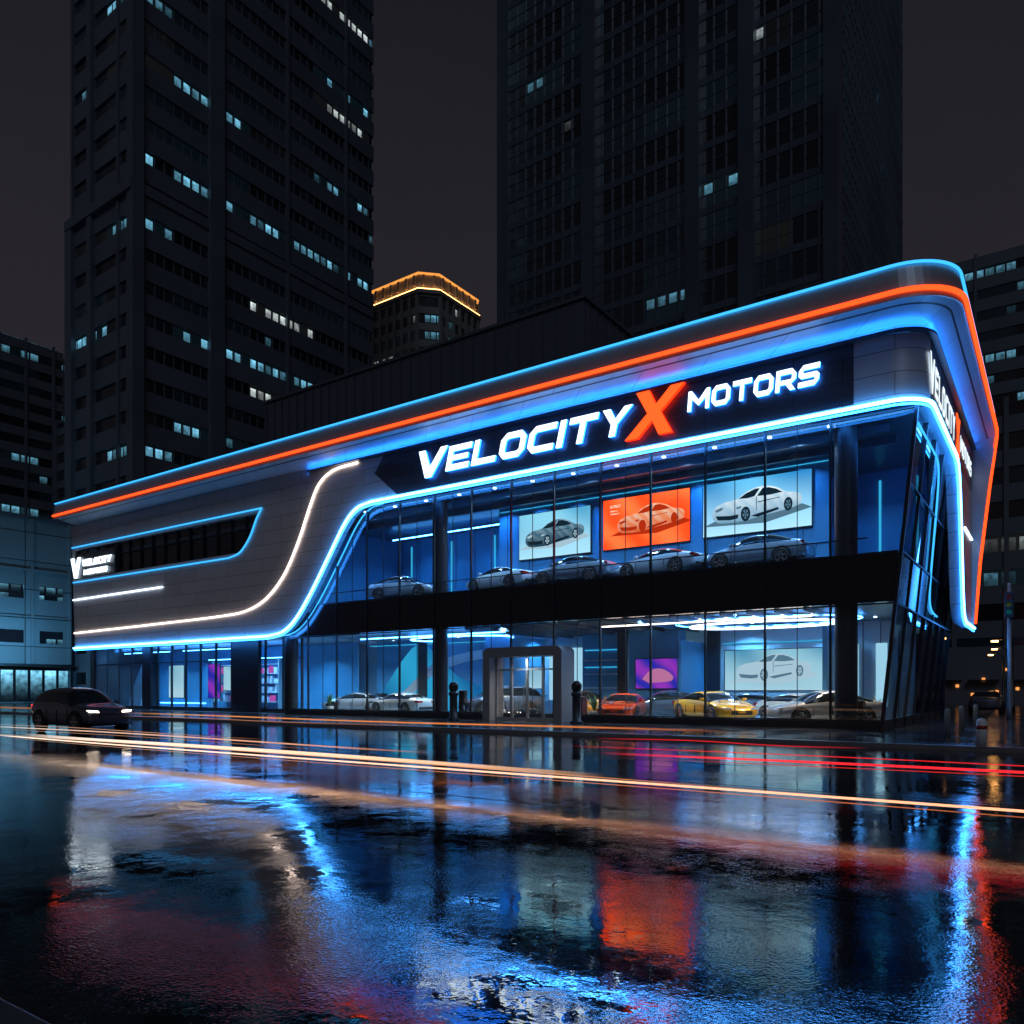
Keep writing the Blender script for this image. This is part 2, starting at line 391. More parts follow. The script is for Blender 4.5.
tube('main_neon_glow',[(p[0]+(.0 if p[1]<-.5 else -.04),p[1]+.06 if p[1]<-.5 else p[1],p[2]-.15) for p in path],.045,M['blue'],D)  # extra blue tube standing in for the soft glow around the neon
ip=smooth_path([(-59.0,6.15),(-48,6.3),(-38.5,6.5),(-36.5,6.75),(-34.8,7.4),(-33.2,8.7),(-31.9,10.6),(-30.9,12.5),(-30.1,13.7),(-28.9,14.3),(-26.9,14.42)],7)
tube('swoosh_neon_line',[(p[0],-.66,p[1]) for p in ip],.05,M['warmwhite'],D)
tube('short_neon_line',[(-59.2,-.66,8.8),(-46.5,-.66,8.9)],.05,M['white'],D)
rb=[(-59.2,10.2)]+ribbon_end+[(-59.4,13.0)]
tube('ribbon_neon_line',[(p[0],-.66,p[1]) for p in rb],.045,M['skyblue'],D)
box('ribbon_glass',-59.2,-35,-.32,-.30,10.4,12.8,M['glass'],D)
boxes('ribbon_mullions',[(x-.05,x+.05,-.45,-.30,10.4,12.8) for x in [-59+i*1.55 for i in range(16)]]+[(-59.2,-35,-.42,-.31,11.9,11.97)],M['frame'],D)
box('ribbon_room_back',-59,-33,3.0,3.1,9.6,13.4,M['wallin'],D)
box('ribbon_room_floor',-59,-33,-.1,3.0,9.6,9.7,M['floorin'],D)
box('ribbon_room_ceiling',-59,-33,-.1,3.0,13.3,13.4,M['ceil'],D)
boxes('ribbon_blinds',[(x,x+w_,.0,.02,zb_,12.9) for (x,w_,zb_) in ((-52.8,1.4,11.2),(-49.7,3.0,12.2),(-41.9,3.0,11.9))],M['dark'],D)
boxes('ribbon_partitions',[(-56,-55.8,.1,3,9.7,13.3),(-51.5,-50.2,1.2,3,9.7,12.4),(-47.2,-47.0,.1,3,9.7,13.3),(-43.6,-42.4,1.2,2.9,9.7,11.6),(-39.5,-39.3,.1,3,9.7,13.3)],M['dark'],D)
sx=lambda z: 0.1*z+.0
ins=smooth_path([(.1,11.35),(5.6,11.35),(6.3,11.1),(6.8,10.4),(7.2,8.5),(7.6,6.4),(8.1,5.6),(9.2,5.25),(11.0,5.15)],5)
tube('side_inner_neon_line',[(sx(p[1])+.1,p[0],p[1]) for p in ins],.04,M['skyblue'],D)
tube('side_short_neon_line',[(1.66,12.6,9.6),(1.66,16.4,9.6)],.05,M['white'],D)

gf=[(-33.5,.15),(0,.15),(1.18,12.05),(-25.8,12.05)]+[(p[0]+.0,p[1]) for p in main_curve[::-1] if p[1]>5.3]+[(-33.5,5.2)]
V=[(p[0],0.0,p[1]) for p in gf]
tr=tessellate_polygon([[Vector((p[0],p[1],0)) for p in gf]])
mobj('front_glass',V,[tuple(t) for t in tr],M['glass'],D)
mobj('side_glass',[(sx(.15),.02,.15),(sx(.15),17.5,.15),(sx(12.05),17.5,12.05),(sx(12.05),.02,12.05)],[(0,1,2,3)],M['darkglass'],D)
ml=[]
x=-1.75
def zcap(x):
    if x>-25.8: return 12.05
    for i in range(len(main_curve)-1):
        a,b_=main_curve[i],main_curve[i+1]
        if a[0]<=x<=b_[0]: return a[1]+(b_[1]-a[1])*(x-a[0])/(b_[0]-a[0])
    return 4.95
xs=[]
while x>-33.3:
    xs.append(x); x-=2.5
for x in xs:
    ml.append((x-.035,x+.035,-.10,.02,.15,zcap(x)))
for z in (.45,4.82,6.72,11.9):
    xl=-33.5 if z<6 else (-31.2 if z<8 else -27.0)
    ml.append((xl,0.0+sx(z)-.05,-.06,.02,z-.03,z+.03))
boxes('front_mullions',ml,M['frame'],D)
boxes('front_glass_joints',[(x-1.25-.012,x-1.25+.012,-.02,.015,.15,zcap(x-1.25)) for x in xs[:-1]],M['frame'],D)
tube('curve_frame',[(p[0]+.35,-.04,p[1]) for p in main_curve],.04,M['skyblue'],D,sides=6)
V=[];F=[]
def sbar(y0,y1,z0,z1,t0=-.02,t1=.1):
    b=len(V)
    for z in (z0,z1):
        V.extend([(sx(z)+t0,y0,z),(sx(z)+t1,y0,z),(sx(z)+t1,y1,z),(sx(z)+t0,y1,z)])
    F.extend([(b,b+1,b+2,b+3),(b+4,b+5,b+6,b+7),(b,b+1,b+5,b+4),(b+1,b+2,b+6,b+5),(b+2,b+3,b+7,b+6),(b+3,b,b+4,b+7)])
sbar(-.12,.06,.12,12.05)
for y in (2.5,5.0,7.5,10,12.5,15,17.4): sbar(y-.04,y+.04,.12,12.0)
for z in (.45,4.82,6.7,9.2): sbar(.05,17.4,z-.03,z+.03)
sbar(.06,17.4,.12,.45,-.06,.06)
mobj('side_mullions',V,F,M['frame'],D)
V=[];F=[]
sbar(.07,17.4,4.86,6.66,-.05,.05)
mobj('side_spandrel',V,F,M['black'],D)
prism('front_spandrel',[[[(-32.9,4.88),(sx(4.88)-.06,4.88),(sx(6.68)-.06,6.68),(-31.2,6.68)]]],FR,-.05,.3,M['black'],D)
boxes('spandrel_joints',[(x-.015,x+.015,-.065,-.052,4.9,6.66) for x in xs[:-1]],M['frame'],D)
box('front_plinth',-33.5,-.02,-.12,.1,.12,.42,M['dark'],D,.01)
for i,x in enumerate((-1.35,-22.0,-33.8)):
    cyl('column_%d'%(i+1),x,.75 if i<2 else .35,.12,12.0 if i<2 else 4.9,.42,M['dark'],D)
box('ground_floor',-59,-.1,.12,19.8,.02,.15,M['floorin'],D)
box('upper_slab',-59,.45,.31,20,5.0,6.35,M['ceilw'],D)
box('upper_ceiling',-59,1.0,-.1,20,12.06,12.3,M['ceil'],D)
box('attic_block',-59,1.1,.0,20,14.0,15.9,M['dark'],D)
box('rear_wall',-60,0,20,20.3,.1,15.9,M['dark'],D)
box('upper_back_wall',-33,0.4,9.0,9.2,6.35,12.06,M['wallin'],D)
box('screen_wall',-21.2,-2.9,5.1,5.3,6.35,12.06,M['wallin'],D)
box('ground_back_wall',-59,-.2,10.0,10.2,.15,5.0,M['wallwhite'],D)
box('left_end_wall',-59.0,-58.8,.9,20,.1,4.95,M['dark'],D)
box('upper_left_wall',-33.2,-33.0,-.1,9,6.35,12.06,M['wallin'],D)
box('wing_floor',-59,-33.3,-.15,20,4.95,4.995,M['soffit'],D)
mobj('left_shop_glass',[(-58.8,1.0,.15),(-33.5,1.0,.15),(-33.5,1.0,4.95),(-58.8,1.0,4.95)],[(0,1,2,3)],M['glass'],D)
boxes('left_shop_mullions',[(x-.05,x+.05,.88,1.02,.15,4.95) for x in [-58.7+i*1.8 for i in range(15)]]+[(-58.8,-33.5,.9,1.02,3.6,3.68),(-58.8,-33.5,.88,1.1,.12,.4)],M['frame'],D)
boxes('left_shop_piers',[(-51.3,-50.2,.6,.86,.12,4.95),(-40.2,-37.4,.6,.86,.12,4.95)],M['dark'],D)
PH=(-46.4,-17.2,8.0,26.0)
prism('penthouse',[[[(PH[0],16.2),(PH[1],16.2),(PH[1],24.4),(PH[0],24.4)]]],FR,PH[2],PH[3],M['roofm'],D)
boxes('penthouse_seams',[(x-.03,x+.03,PH[2]-.12,PH[2]-.001,16.3,24.3) for x in [PH[0]+.3+i*.9 for i in range(32)]]+[(PH[1]+.001,PH[1]+.12,y-.03,y+.03,16.3,24.3) for y in [PH[2]+.3+i*.9 for i in range(19)]]+[(PH[0]-.1,PH[1]+.15,PH[2]-.15,PH[3],24.405,24.6)],M['roofm'],D)
boxes('roof_plant',[(-14,-10.5,9,12,16.26,18.2),(-8.5,-7,10,12,16.26,17.4),(-52,-49,8,12,16.26,18.6)],M['roofm'],D,.05)
px0,px1=-17.6,-13.1
prism('entrance_portal',[[[(px0,.12),(px0+.42,.12),(px0+.42,3.2),(px1-.42,3.2),(px1-.42,.12),(px1,.12),(px1,3.45),(px1-.2,3.65),(px0+.2,3.65),(px0,3.45)]]],FR,-1.25,-.11,M['portal'],D)
dx=[px0+.45+i*(px1-px0-.9)/4 for i in range(5)]
boxes('entrance_doors',[(x-.05,x+.05,-.75,-.62,.14,3.18) for x in dx]+[(px0+.43,px1-.43,-.74,-.63,2.55,2.63),(px0+.43,px1-.43,-.74,-.63,.14,.3)]+[(x+.12,x+.15,-.82,-.79,.9,1.9) for x in (dx[2],)]+[(x-.15,x-.12,-.82,-.79,.9,1.9) for x in (dx[2],)],M['portal'],D)
area('portal_fill_light',(-15.3,-.98,3.17),.3,28,(.75,.88,1),D,spread=140)  # added lamp to brighten the portal

# --- interior lights
SPR=132
for i in range(8):
    area('wall_washer',(-4.2-i*2.35,4.3,12.04),.35,85,(.08,.40,1),D,spread=SPR)
for i in range(6):
    area('upper_downlight',(-3.5-i*4.9,1.2,12.04),.35,210,(.35,.66,1),D,spread=SPR)
area('upper_downlight',(-29,6.5,12.04),.35,170,(.10,.42,1),D,spread=SPR); area('upper_downlight',(-24,6.5,12.04),.35,130,(.10,.42,1),D,spread=SPR); area('upper_downlight',(-1.3,5.5,12.04),.35,130,(.10,.42,1),D,spread=SPR)
for i in range(8):
    x=-2.4-i*4.1
    area('ground_downlight',(x,2.4,4.98),.5,240,(.62,.85,1) if i%3 else (1,.74,.5),D,spread=SPR)
    area('ground_wall_washer',(x-1.5,8.8,4.98),.4,190,(.16,.54,1) if i%4!=2 else (1,.66,.4),D,spread=SPR)
for i in range(5):
    area('left_downlight',(-36.5-i*4.8,3.5,4.92),.4,300,(.24,.64,1),D,spread=SPR)
for i in range(4):
    area('ribbon_downlight',(-38-i*6,1.5,13.28),.2,16,(.5,.78,1),D,spread=SPR)
tube('ceiling_led_line_1',[(-31,6.5,11.6),(-22,6.8,11.7)],.04,M['bluewhite'],D)
tube('ceiling_led_line_2',[(-13,2.2,4.7),(-3,2.2,4.7)],.035,M['warmwhite'],D)
tube('ceiling_led_line_3',[(-30,2.6,4.75),(-19,2.6,4.75)],.035,M['bluewhite'],D)
def oval(cx,cy,rx,ry,z,n=40): return [(cx+math.cos(2*math.pi*k/n)*rx,cy+math.sin(2*math.pi*k/n)*ry,z) for k in range(n)]
tube('ceiling_led_oval',oval(-6,5.5,3.6,2.0,4.7),.05,M['white'],D,closed=True)
tube('ceiling_led_oval',oval(-6,5.5,4.3,2.6,4.85),.03,M['bluewhite'],D,closed=True)
tube('ceiling_led_oval',oval(-24,5.0,3.6,2.0,4.7),.04,M['bluewhite'],D,closed=True)
M['dot']=em('ceiling_spot_dot',(.7,.88,1),6)
M['dotw']=em('ceiling_spot_warm',(1,.62,.32),5)
boxes('upper_ceiling_spots',[(x-.07,x+.07,y-.07,y+.07,12.02,12.055) for x in [-2-i*2.35 for i in range(13)] for y in (.9,2.6)],M['dot'],D)
boxes('ground_ceiling_spots',[(x-.06,x+.06,y-.06,y+.06,4.96,4.995) for x in [-1.5-i*1.9 for i in range(17)] for y in (1.0,7.5)],M['dot'],D)
boxes('ground_ceiling_warm_spots',[(x-.06,x+.06,y-.06,y+.06,4.96,4.995) for x in [-2.1-i*1.3 for i in range(15)] for y in (4.0,)],M['dotw'],D)
boxes('ceiling_baffles',[(x-.03,x+.03,.6,9.8,4.78,4.99) for x in [-2.9-i*1.15 for i in range(16)]],M['ceil'],D)
boxes('upper_ceiling_beams',[(-32.5,0,y,y+.15,11.75,12.05) for y in (1.8,3.6)],M['ceil'],D)
M['lbx']=em('light_box',(.45,.80,1),.85)
M['lbc']=em('light_box_cyan',(.04,.50,.85),.9)
boxes('wall_light_boxes',[(-3.2,-2.7,9.9,9.97,.8,3.9),(-1.9,-1.4,9.9,9.97,.8,3.9),(-10.4,-10.1,9.9,9.97,.5,4.3),(-20.8,-19.9,9.9,9.97,.9,4.2),(-19.3,-18.4,9.9,9.97,.9,4.2)],M['lbx'],D)
boxes('wall_light_lines',[(-33,-21.6,6.38,6.42,4.55,4.6),(-17.4,-15.3,8.43,8.47,3.9,3.96),(-17.4,-15.3,8.43,8.47,2.9,2.96),(-9.6,-4.3,9.9,9.96,4.1,4.15),(-32.8,-22,8.92,8.97,7.1,7.16),(-31.6,-31.5,8.92,8.97,7,11.6),(-28.0,-27.9,8.92,8.97,7,11.6),(-24.4,-24.3,8.92,8.97,7,11.6),(-21.1,-3.0,5.04,5.08,11.86,11.90),(-21.1,-3.0,5.04,5.08,8.2,8.23),(-1.6,-1.5,8.92,8.97,7,11.6),(.0,.1,8.92,8.97,7,11.6)],M['lbc'],D)
boxes('wall_shelves',[(-17.4,-15.3,8.3,8.48,z,z+.06) for z in (.9,1.7,2.5,3.3)]+[(-20.9,-18.3,8.9,9.9,.15,1.0)],M['wallwhite'],D)
boxes('wall_panel_joints',[(x-.02,x+.02,5.07,5.098,6.4,12.0) for x in [-20.6+i*1.5 for i in range(12)]]+[(x-.02,x+.02,8.96,8.998,6.4,12.0) for x in [-32.4+i*1.6 for i in range(7)]]+[(x-.02,x+.02,9.96,9.998,.2,4.95) for x in [-3.3+i*.8 for i in range(4)]],M['ceil'],D)
X0L=-31.0
loft('led_trough',[(can_plan(-.60,1.60,1.2,X0L),14.50),(can_plan(-.82,1.82,1.42,X0L),14.505),(can_plan(-.82,1.82,1.42,X0L),14.59),(can_plan(-.80,1.80,1.40,X0L),14.59),(can_plan(-.80,1.80,1.40,X0L),14.52)],M['fascia'],D)
tube('fascia_led_strip',[(p[0],p[1],14.545) for p in can_plan(-.73,1.73,1.33,X0L,16.6)],.02,M['wash'],D,sides=6)

# --- letters
t=.23;c=.24
def glyph(ch,w):
    g={
    'V':[[(0,1),(t*1.25,1),(w/2,.36),(w-t*1.25,1),(w,1),(w/2+t*.6,0),(w/2-t*.6,0)]],
    'E':[[(0,0),(w,0),(w,t),(t,t),(t,.4),(w*.9,.4),(w*.9,.6),(t,.6),(t,1-t),(w,1-t),(w,1),(0,1)]],
    'L':[[(0,0),(w,0),(w,t),(t,t),(t,1),(0,1)]],
    'O':[[(c,0),(w-c,0),(w,c),(w,1-c),(w-c,1),(c,1),(0,1-c),(0,c)],[(t+.08,t),(t,t+.08),(t,1-t-.08),(t+.08,1-t),(w-t-.08,1-t),(w-t,1-t-.08),(w-t,t+.08),(w-t-.08,t)]],
    'C':[[(c,0),(w,0),(w,t),(t+.08,t),(t,t+.08),(t,1-t-.08),(t+.08,1-t),(w,1-t),(w,1),(c,1),(0,1-c),(0,c)]],
    'I':[[(0,0),(w,0),(w,1),(0,1)]],
    'T':[[(w/2-t/2,0),(w/2+t/2,0),(w/2+t/2,1-t),(w,1-t),(w,1),(0,1),(0,1-t),(w/2-t/2,1-t)]],
    'Y':[[(w/2-t/2,0),(w/2+t/2,0),(w/2+t/2,.42),(w,1),(w-t*1.3,1),(w/2,.6),(t*1.3,1),(0,1),(w/2-t/2,.42)]],
    'X':[[(0,0),(t*1.5,0),(w/2,.34),(w-t*1.5,0),(w,0),(w/2+t*.75,.5),(w,1),(w-t*1.5,1),(w/2,.66),(t*1.5,1),(0,1),(w/2-t*.75,.5)]],
    'M':[[(0,0),(t,0),(t,.6),(w/2,.22),(w-t,.6),(w-t,0),(w,0),(w,1),(w-t*.9,1),(w/2,.48),(t*.9,1),(0,1)]],
    'R':[[(0,0),(t,0),(t,.3),(w*.5,.3),(w-t*1.35,0),(w,0),(w*.76,.31),(w,.5),(w,1-c),(w-c,1),(0,1)],[(t,.5),(t,1-t),(w-t-.06,1-t),(w-t,1-t-.06),(w-t,.56),(w-t-.06,.5)]],
    'S':[[(0,0),(w-c,0),(w,c),(w,.5),(w-c*.6,.61),(t,.61),(t,1-t),(w,1-t),(w,1),(c,1),(0,1-c),(0,.5),(c*.6,.39),(w-t,.39),(w-t,t),(0,t)]],
    }[ch]
    return g
def word(txt,x0,x1,z0,h,first=1.0,shear=.24,gap=.16,wr=1.15):
    ws=[]
    for i,ch in enumerate(txt):
        k = first if i==0 else 1
        ws.append({'I':t*1.05,'V':1.3,'M':1.4}.get(ch,wr)*k)
    tot=sum(ws)+gap*(len(txt)-1)+shear
    s=(x1-x0)/tot; out=[]; cx=0
    for i,ch in enumerate(txt):
        k = first if i==0 else 1
        G=glyph(ch,ws[i]/k)
        loops=[[((cx+p[0]*k+shear*p[1]*k)*s+x0, z0+p[1]*h*k-(h*(k-1)*.6)) for p in l] for l in G]
        out.append(loops); cx+=ws[i]+gap
    return out
S1=word('VELOCITY',-22.5,-9.75,12.83,1.22,first=1.18)
S2=word('MOTORS',-7.25,-1.95,13.2,.82,shear=.1)
X1=[[[(-10.1+ (p[0]+.32*p[1])*1.75,12.5+p[1]*1.95) for p in l] for l in glyph('X',1.25)]]
prism('sign_large_letters_side',S1,FR,-.80,-.68,M['letterside'],D)
prism('sign_large_letters_face',S1,FR,-.815,-.802,M['letter'],D)
prism('sign_small_letters_side',S2,FR,-.78,-.68,M['letterside'],D)
prism('sign_small_letters_face',S2,FR,-.795,-.782,M['letter'],D)
prism('sign_x_side',X1,FR,-.86,-.68,M['xside'],D)
prism('sign_x_face',X1,FR,-.875,-.862,M['xface'],D)
def smallword(nm,txt,x0,x1,z0,h): prism(nm,word(txt,x0,x1,z0,h,first=1.0),FR,-.8,-.68,M['letter'],D)
box('small_sign_back',-58.9,-52.9,-.64,-.28,10.42,12.4,M['fascia'],D)
smallword('small_sign_line_1','VELOCITY',-57.6,-53.2,11.35,.5)
smallword('small_sign_line_2','MOTORS',-57.3,-53.8,10.65,.4)
prism('small_sign_mark',[[[(-59.3+p[0]*1.2,10.5+p[1]*1.6) for p in l] for l in glyph('V',1.2)]],FR,-.8,-.68,M['letter'],D)
X2=[[[(8.7+(p[0]+.2*p[1])*1.3,12.4+p[1]*1.8) for p in l] for l in glyph('X',1.1)]]
t=.17
T1=word('VELOCITY',.1,8.3,12.65,1.15,first=1.25,gap=.42,shear=.15)
T2=word('MOTORS',10.7,16.2,12.85,.8,shear=.1,gap=.45)
prism('side_sign_letters',T1+T2,SD,1.63,1.65,M['letterdim'],D)
prism('side_sign_x',X2,SD,1.63,1.66,M['xface'],D)
t=.23

# --- screens
def screen_mat(name,c1,c2,s,scale=.6,z0=9,z1=11.6,c3=None):
    m,N,L=newmat(name); N.remove(N['Principled BSDF'])
    g=N.new('ShaderNodeNewGeometry'); wv=N.new('ShaderNodeTexWave'); wv.inputs['Scale'].default_value=scale; wv.inputs['Distortion'].default_value=6; wv.inputs['Detail'].default_value=3; wv.inputs['Detail Scale'].default_value=.7
    wv.bands_direction='DIAGONAL'
    L.new(g.outputs['Position'],wv.inputs['Vector'])
    mx=N.new('ShaderNodeMix'); mx.data_type='RGBA'; mx.inputs['A'].default_value=(*c1,1); mx.inputs['B'].default_value=(*c2,1); L.new(wv.outputs['Fac'],mx.inputs['Factor'])
    out=mx.outputs['Result']
    if c3:
        sp=N.new('ShaderNodeSeparateXYZ'); L.new(g.outputs['Position'],sp.inputs[0])
        mr=N.new('ShaderNodeMapRange'); mr.inputs['From Min'].default_value=z0; mr.inputs['From Max'].default_value=z1; L.new(sp.outputs[2],mr.inputs['Value'])
        m2=N.new('ShaderNodeMix'); m2.data_type='RGBA'; L.new(mr.outputs[0],m2.inputs['Factor']); m2.inputs['A'].default_value=(*c3,1); L.new(out,m2.inputs['B']); out=m2.outputs['Result']
    e=N.new('ShaderNodeEmission'); e.inputs['Strength'].default_value=s; L.new(out,e.inputs['Color'])
    L.new(e.outputs[0],N['Material Output'].inputs['Surface']); return m
M['scrO']=screen_mat('screen_orange',(1,.05,.008),(1,.12,.03),2.0,.25)
M['scrB']=screen_mat('screen_blue',(.02,.24,.55),(.12,.52,.85),1.25,.10,c3=(.45,.78,.95))
M['scrW']=screen_mat('screen_pale',(.06,.34,.56),(.25,.64,.82),1.2,.12,c3=(.42,.75,.9))
M['scrW2']=screen_mat('screen_pale_low',(.10,.36,.56),(.35,.68,.82),.9,.12,1.5,3.7,c3=(.5,.78,.9))
M['scrP']=screen_mat('screen_purple',(.02,.03,.45),(.35,.04,.55),.9,.35)
M['p_white']=screen_mat('picture_white',(.85,.95,1.0),(.62,.80,.92),1.1,1.2,9.6,11.0,c3=(.18,.36,.52))
M['p_greybody']=screen_mat('picture_grey_body',(.12,.26,.36),(.30,.48,.58),.9,1.2,9.6,10.9,c3=(.01,.05,.09))
M['p_dark']=em('picture_dark',(.006,.02,.035),1.0)
M['p_grey']=em('picture_grey',(.10,.20,.28),1.0)
M['p_silver']=em('picture_silver',(.45,.62,.72),1.0)
M['p_red']=em('picture_red',(.55,.03,.004),1.0)
M['p_pale']=screen_mat('picture_peach',(1,.62,.42),(1,.35,.16),1.1,1.2,9.6,10.9,c3=(.75,.08,.01))
def circ(cx,cy,r,n=22,sx_=1.0): return [(cx+math.cos(2*math.pi*k/n)*r*sx_,cy+math.sin(2*math.pi*k/n)*r) for k in range(n)]
def sm(P,n=4): return [(p[0],p[1]) for p in smooth_path(P,n)]
def car_picture(nm,cx,cz,w,y,body,dark,mid,flip=False):
    s=w; f=-1 if flip else 1
    def T(P): return [(cx+f*p[0]*s,cz+p[1]*s) for p in P]
    bodyp=sm([(-.50,-.10),(-.505,-.03),(-.47,.03),(-.36,.075),(-.22,.095),(-.12,.155),(-.01,.195),(.11,.20),(.23,.165),(.34,.10),(.43,.085),(.485,.05),(.495,-.02),(.46,-.06),(.30,-.095),(.02,-.135),(-.12,-.16),(-.30,-.165),(-.44,-.15),(-.50,-.10)],3)[:-1]
    prism(nm+'_ground',[[T([(-.62,-.18),(.1,-.21),(.6,-.10),(.5,-.05),(-.4,-.10)])]],FR,y-.003,y,mid,D)
    prism(nm+'_body',[[T(bodyp)]],FR,y-.008,y-.004,body,D)
    prism(nm+'_dark_parts',[[T([(-.20,.095),(-.11,.148),(-.01,.182),(.04,.182),(-.02,.10),(-.10,.088)])],
        [T([(.01,.098),(.07,.178),(.14,.178),(.22,.150),(.29,.105),(.15,.092)])],
        [T([(-.47,-.07),(-.30,-.085),(-.20,-.08),(-.21,-.125),(-.30,-.135),(-.44,-.12)])],
        [T([(-.06,-.115),(.0,-.10),(.24,-.055),(.25,-.08),(.02,-.135)])],
        [T(circ(-.12,-.085,.083,22,.66))],[T(circ(.35,-.035,.075,22,.62))]],FR,y-.013,y-.009,dark,D)
    prism(nm+'_bright_parts',[[T(circ(-.12,-.085,.055,18,.62))],[T(circ(.35,-.035,.05,18,.58))],
        [T([(-.475,-.005),(-.41,.02),(-.37,.012),(-.40,-.015),(-.46,-.03)])],[T([(-.23,-.0),(-.17,.01),(-.17,-.01),(-.22,-.02)])]],FR,y-.018,y-.014,mid,D)
    prism(nm+'_spokes',[[T([(-.12,-.085),(-.12+.034*math.cos(a),-.085+.055*math.sin(a)),(-.12+.034*math.cos(a+.5),-.085+.055*math.sin(a+.5))])] for a in [i*1.257 for i in range(5)]]+[[T([(.35,-.035),(.35+.029*math.cos(a),-.035+.05*math.sin(a)),(.35+.029*math.cos(a+.5),-.035+.05*math.sin(a+.5))])] for a in [i*1.257 for i in range(5)]]
        +[[T([(.02,.035),(.26,.055),(.26,.048),(.02,.024)])],[T([(.0,.095),(.0,-.06),(.006,-.06),(.008,.095)])]],FR,y-.023,y-.019,dark,D)
def screen(nm,x0,x1,z0,z1,y,mat):
    box(nm+'_housing',x0-.04,x1+.04,y,y+.1,z0-.04,z1+.04,M['dark'],D)
    box(nm,x0,x1,y-.01,y-.001,z0,z1,mat,D)
Y=4.98
screen('screen_car_white',-8.8,-3.7,9.05,11.6,Y,M['scrB'])
car_picture('picture_white_car',-6.2,10.3,4.2,Y-.012,M['p_white'],M['p_dark'],M['p_grey'])
screen('screen_car_orange',-14.3,-9.5,9.0,11.6,Y,M['scrO'])
car_picture('picture_orange_car',-11.6,10.35,3.7,Y-.012,M['p_pale'],M['p_red'],M['p_red'])
boxes('screen_caption',[(-13.9,-13.3,Y-.014,Y-.011,11.15,11.3),(-13.9,-13.45,Y-.014,Y-.011,10.95,11.02),(-13.9,-13.35,Y-.014,Y-.011,10.8,10.87)],M['p_pale'],D)
screen('screen_car_grey',-19.7,-15.1,9.0,11.5,Y,M['scrW'])
car_picture('picture_grey_car',-17.35,10.25,3.8,Y-.012,M['p_greybody'],M['p_dark'],M['p_silver'])
Y=9.97
screen('poster_lower_car',-9.5,-4.4,1.6,3.75,Y,M['scrW2'])
car_picture('picture_lower_car',-6.9,2.75,3.9,Y-.012,M['p_silver'],M['p_grey'],M['p_silver'])
screen('screen_purple',-13.7,-11.1,1.7,3.3,7.6,M['scrP'])
prism('screen_purple_picture',[[sm([(-13.3,2.2),(-12.8,2.7),(-12.1,2.75),(-11.5,2.35),(-11.6,2.1),(-12.9,2.0)],3)]],FR,7.57,7.588,em('purple_picture',(.8,.25,.5),.7),D)
screen('left_shop_screen',-48.9,-47.4,1.0,3.6,4.6,M['scrP'])
screen('left_shop_screen_2',-46.9,-44.2,1.6,3.4,4.6,M['scrW2'])
screen('left_shop_screen_3',-54.3,-52.2,1.0,3.6,4.6,M['scrW2'])
screen('info_screen',-19.9,-18.7,1.7,2.9,5.9,M['scrW2'])
rr_=random.Random(3)
sh=[(-49.3,-41.2,5.2,5.6,z,z+.05) for z in (.7,1.4,2.1,2.8,3.5)]+[(x,x+.06,5.2,5.6,.15,3.9) for x in (-49.3,-46.6,-43.9,-41.25)]
boxes('left_shop_shelves',sh,M['wallwhite'],D)
itm=[];itm2=[]
for z in (.76,1.46,2.16,2.86):
    x=-49.1
    while x<-41.6:
        w_=rr_.uniform(.15,.45); (itm if rr_.random()<.6 else itm2).append((x,x+w_,5.25,5.5,z,z+rr_.uniform(.25,.55))); x+=w_+rr_.uniform(.05,.4)
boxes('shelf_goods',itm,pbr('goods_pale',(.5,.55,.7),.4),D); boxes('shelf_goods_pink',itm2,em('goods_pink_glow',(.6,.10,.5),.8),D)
boxes('left_shop_back',[(-58.7,-34,6.2,6.3,.15,4.9)],M['wallin'],D)
boxes('left_shop_light_lines',[(-58.2,-51.6,3.0,3.06,4.6,4.64),(-49.8,-40.5,3.0,3.06,4.6,4.64),(-58.2,-51.6,6.15,6.19,.5,.55),(-49.6,-40.5,5.1,5.14,3.95,4.0)],M['bluewhite'],D)
prism('left_shop_sculpture',[[sm([(-58.0,.15),(-57,2.2),(-55.4,4.2),(-54.8,4.5),(-55.2,3.0),(-56.2,.15)],4)]],FR,3.2,3.5,M['wallwhite'],D)
prism('mural_wall',[[[(-32.5,.15),(-21.6,.15),(-21.6,4.9),(-32.5,4.9)]]],FR,6.5,6.6,M['wallin'],D)
ms=smooth_path([(-32.4,.9),(-31.0,2.6),(-29.3,4.3),(-28.2,4.6),(-27.4,4.0),(-25.0,2.3),(-21.7,1.6)],8)
prism('mural_shape',[[[(p[0],p[1]) for p in ms]+[(-21.7,.3),(-32.4,.3)]]],FR,6.47,6.495,screen_mat('mural_glow_print',(.01,.14,.38),(.03,.42,.72),.9,.08),D)  # mural is emissive: its brightness is put into the print colour
ms2=smooth_path([(-32.4,.5),(-30.2,1.4),(-27.6,3.2),(-25,3.9),(-21.7,4.2)],8)
prism('mural_shape_2',[[[(p[0],p[1]) for p in ms2]+[(p[0],p[1]-.5-.1*i/8) for i,p in enumerate(ms2[::-1])]]],FR,6.45,6.468,M['wallwhite'],D)
box('reception_desk',-20.5,-18.5,5.0,5.8,.15,1.25,M['portal'],D,.05)
box('reception_desk_top',-20.6,-18.4,4.9,5.9,1.25,1.3,M['black'],D)
boxes('desk_glow',[(-20.45,-18.55,4.94,4.98,.3,.36)],M['warmwhite'],D)
boxes('showroom_partition',[(-10.8,-10.6,6.5,10,.15,4.2),(-3.6,-3.4,6.5,10,.15,4.6),(-21.4,-21.2,4,10,.15,4.8),(-17.6,-15.2,8.5,8.7,.15,4.9),(-14.2,-10.9,7.75,7.9,.15,4.9)],M['wallin'],D)
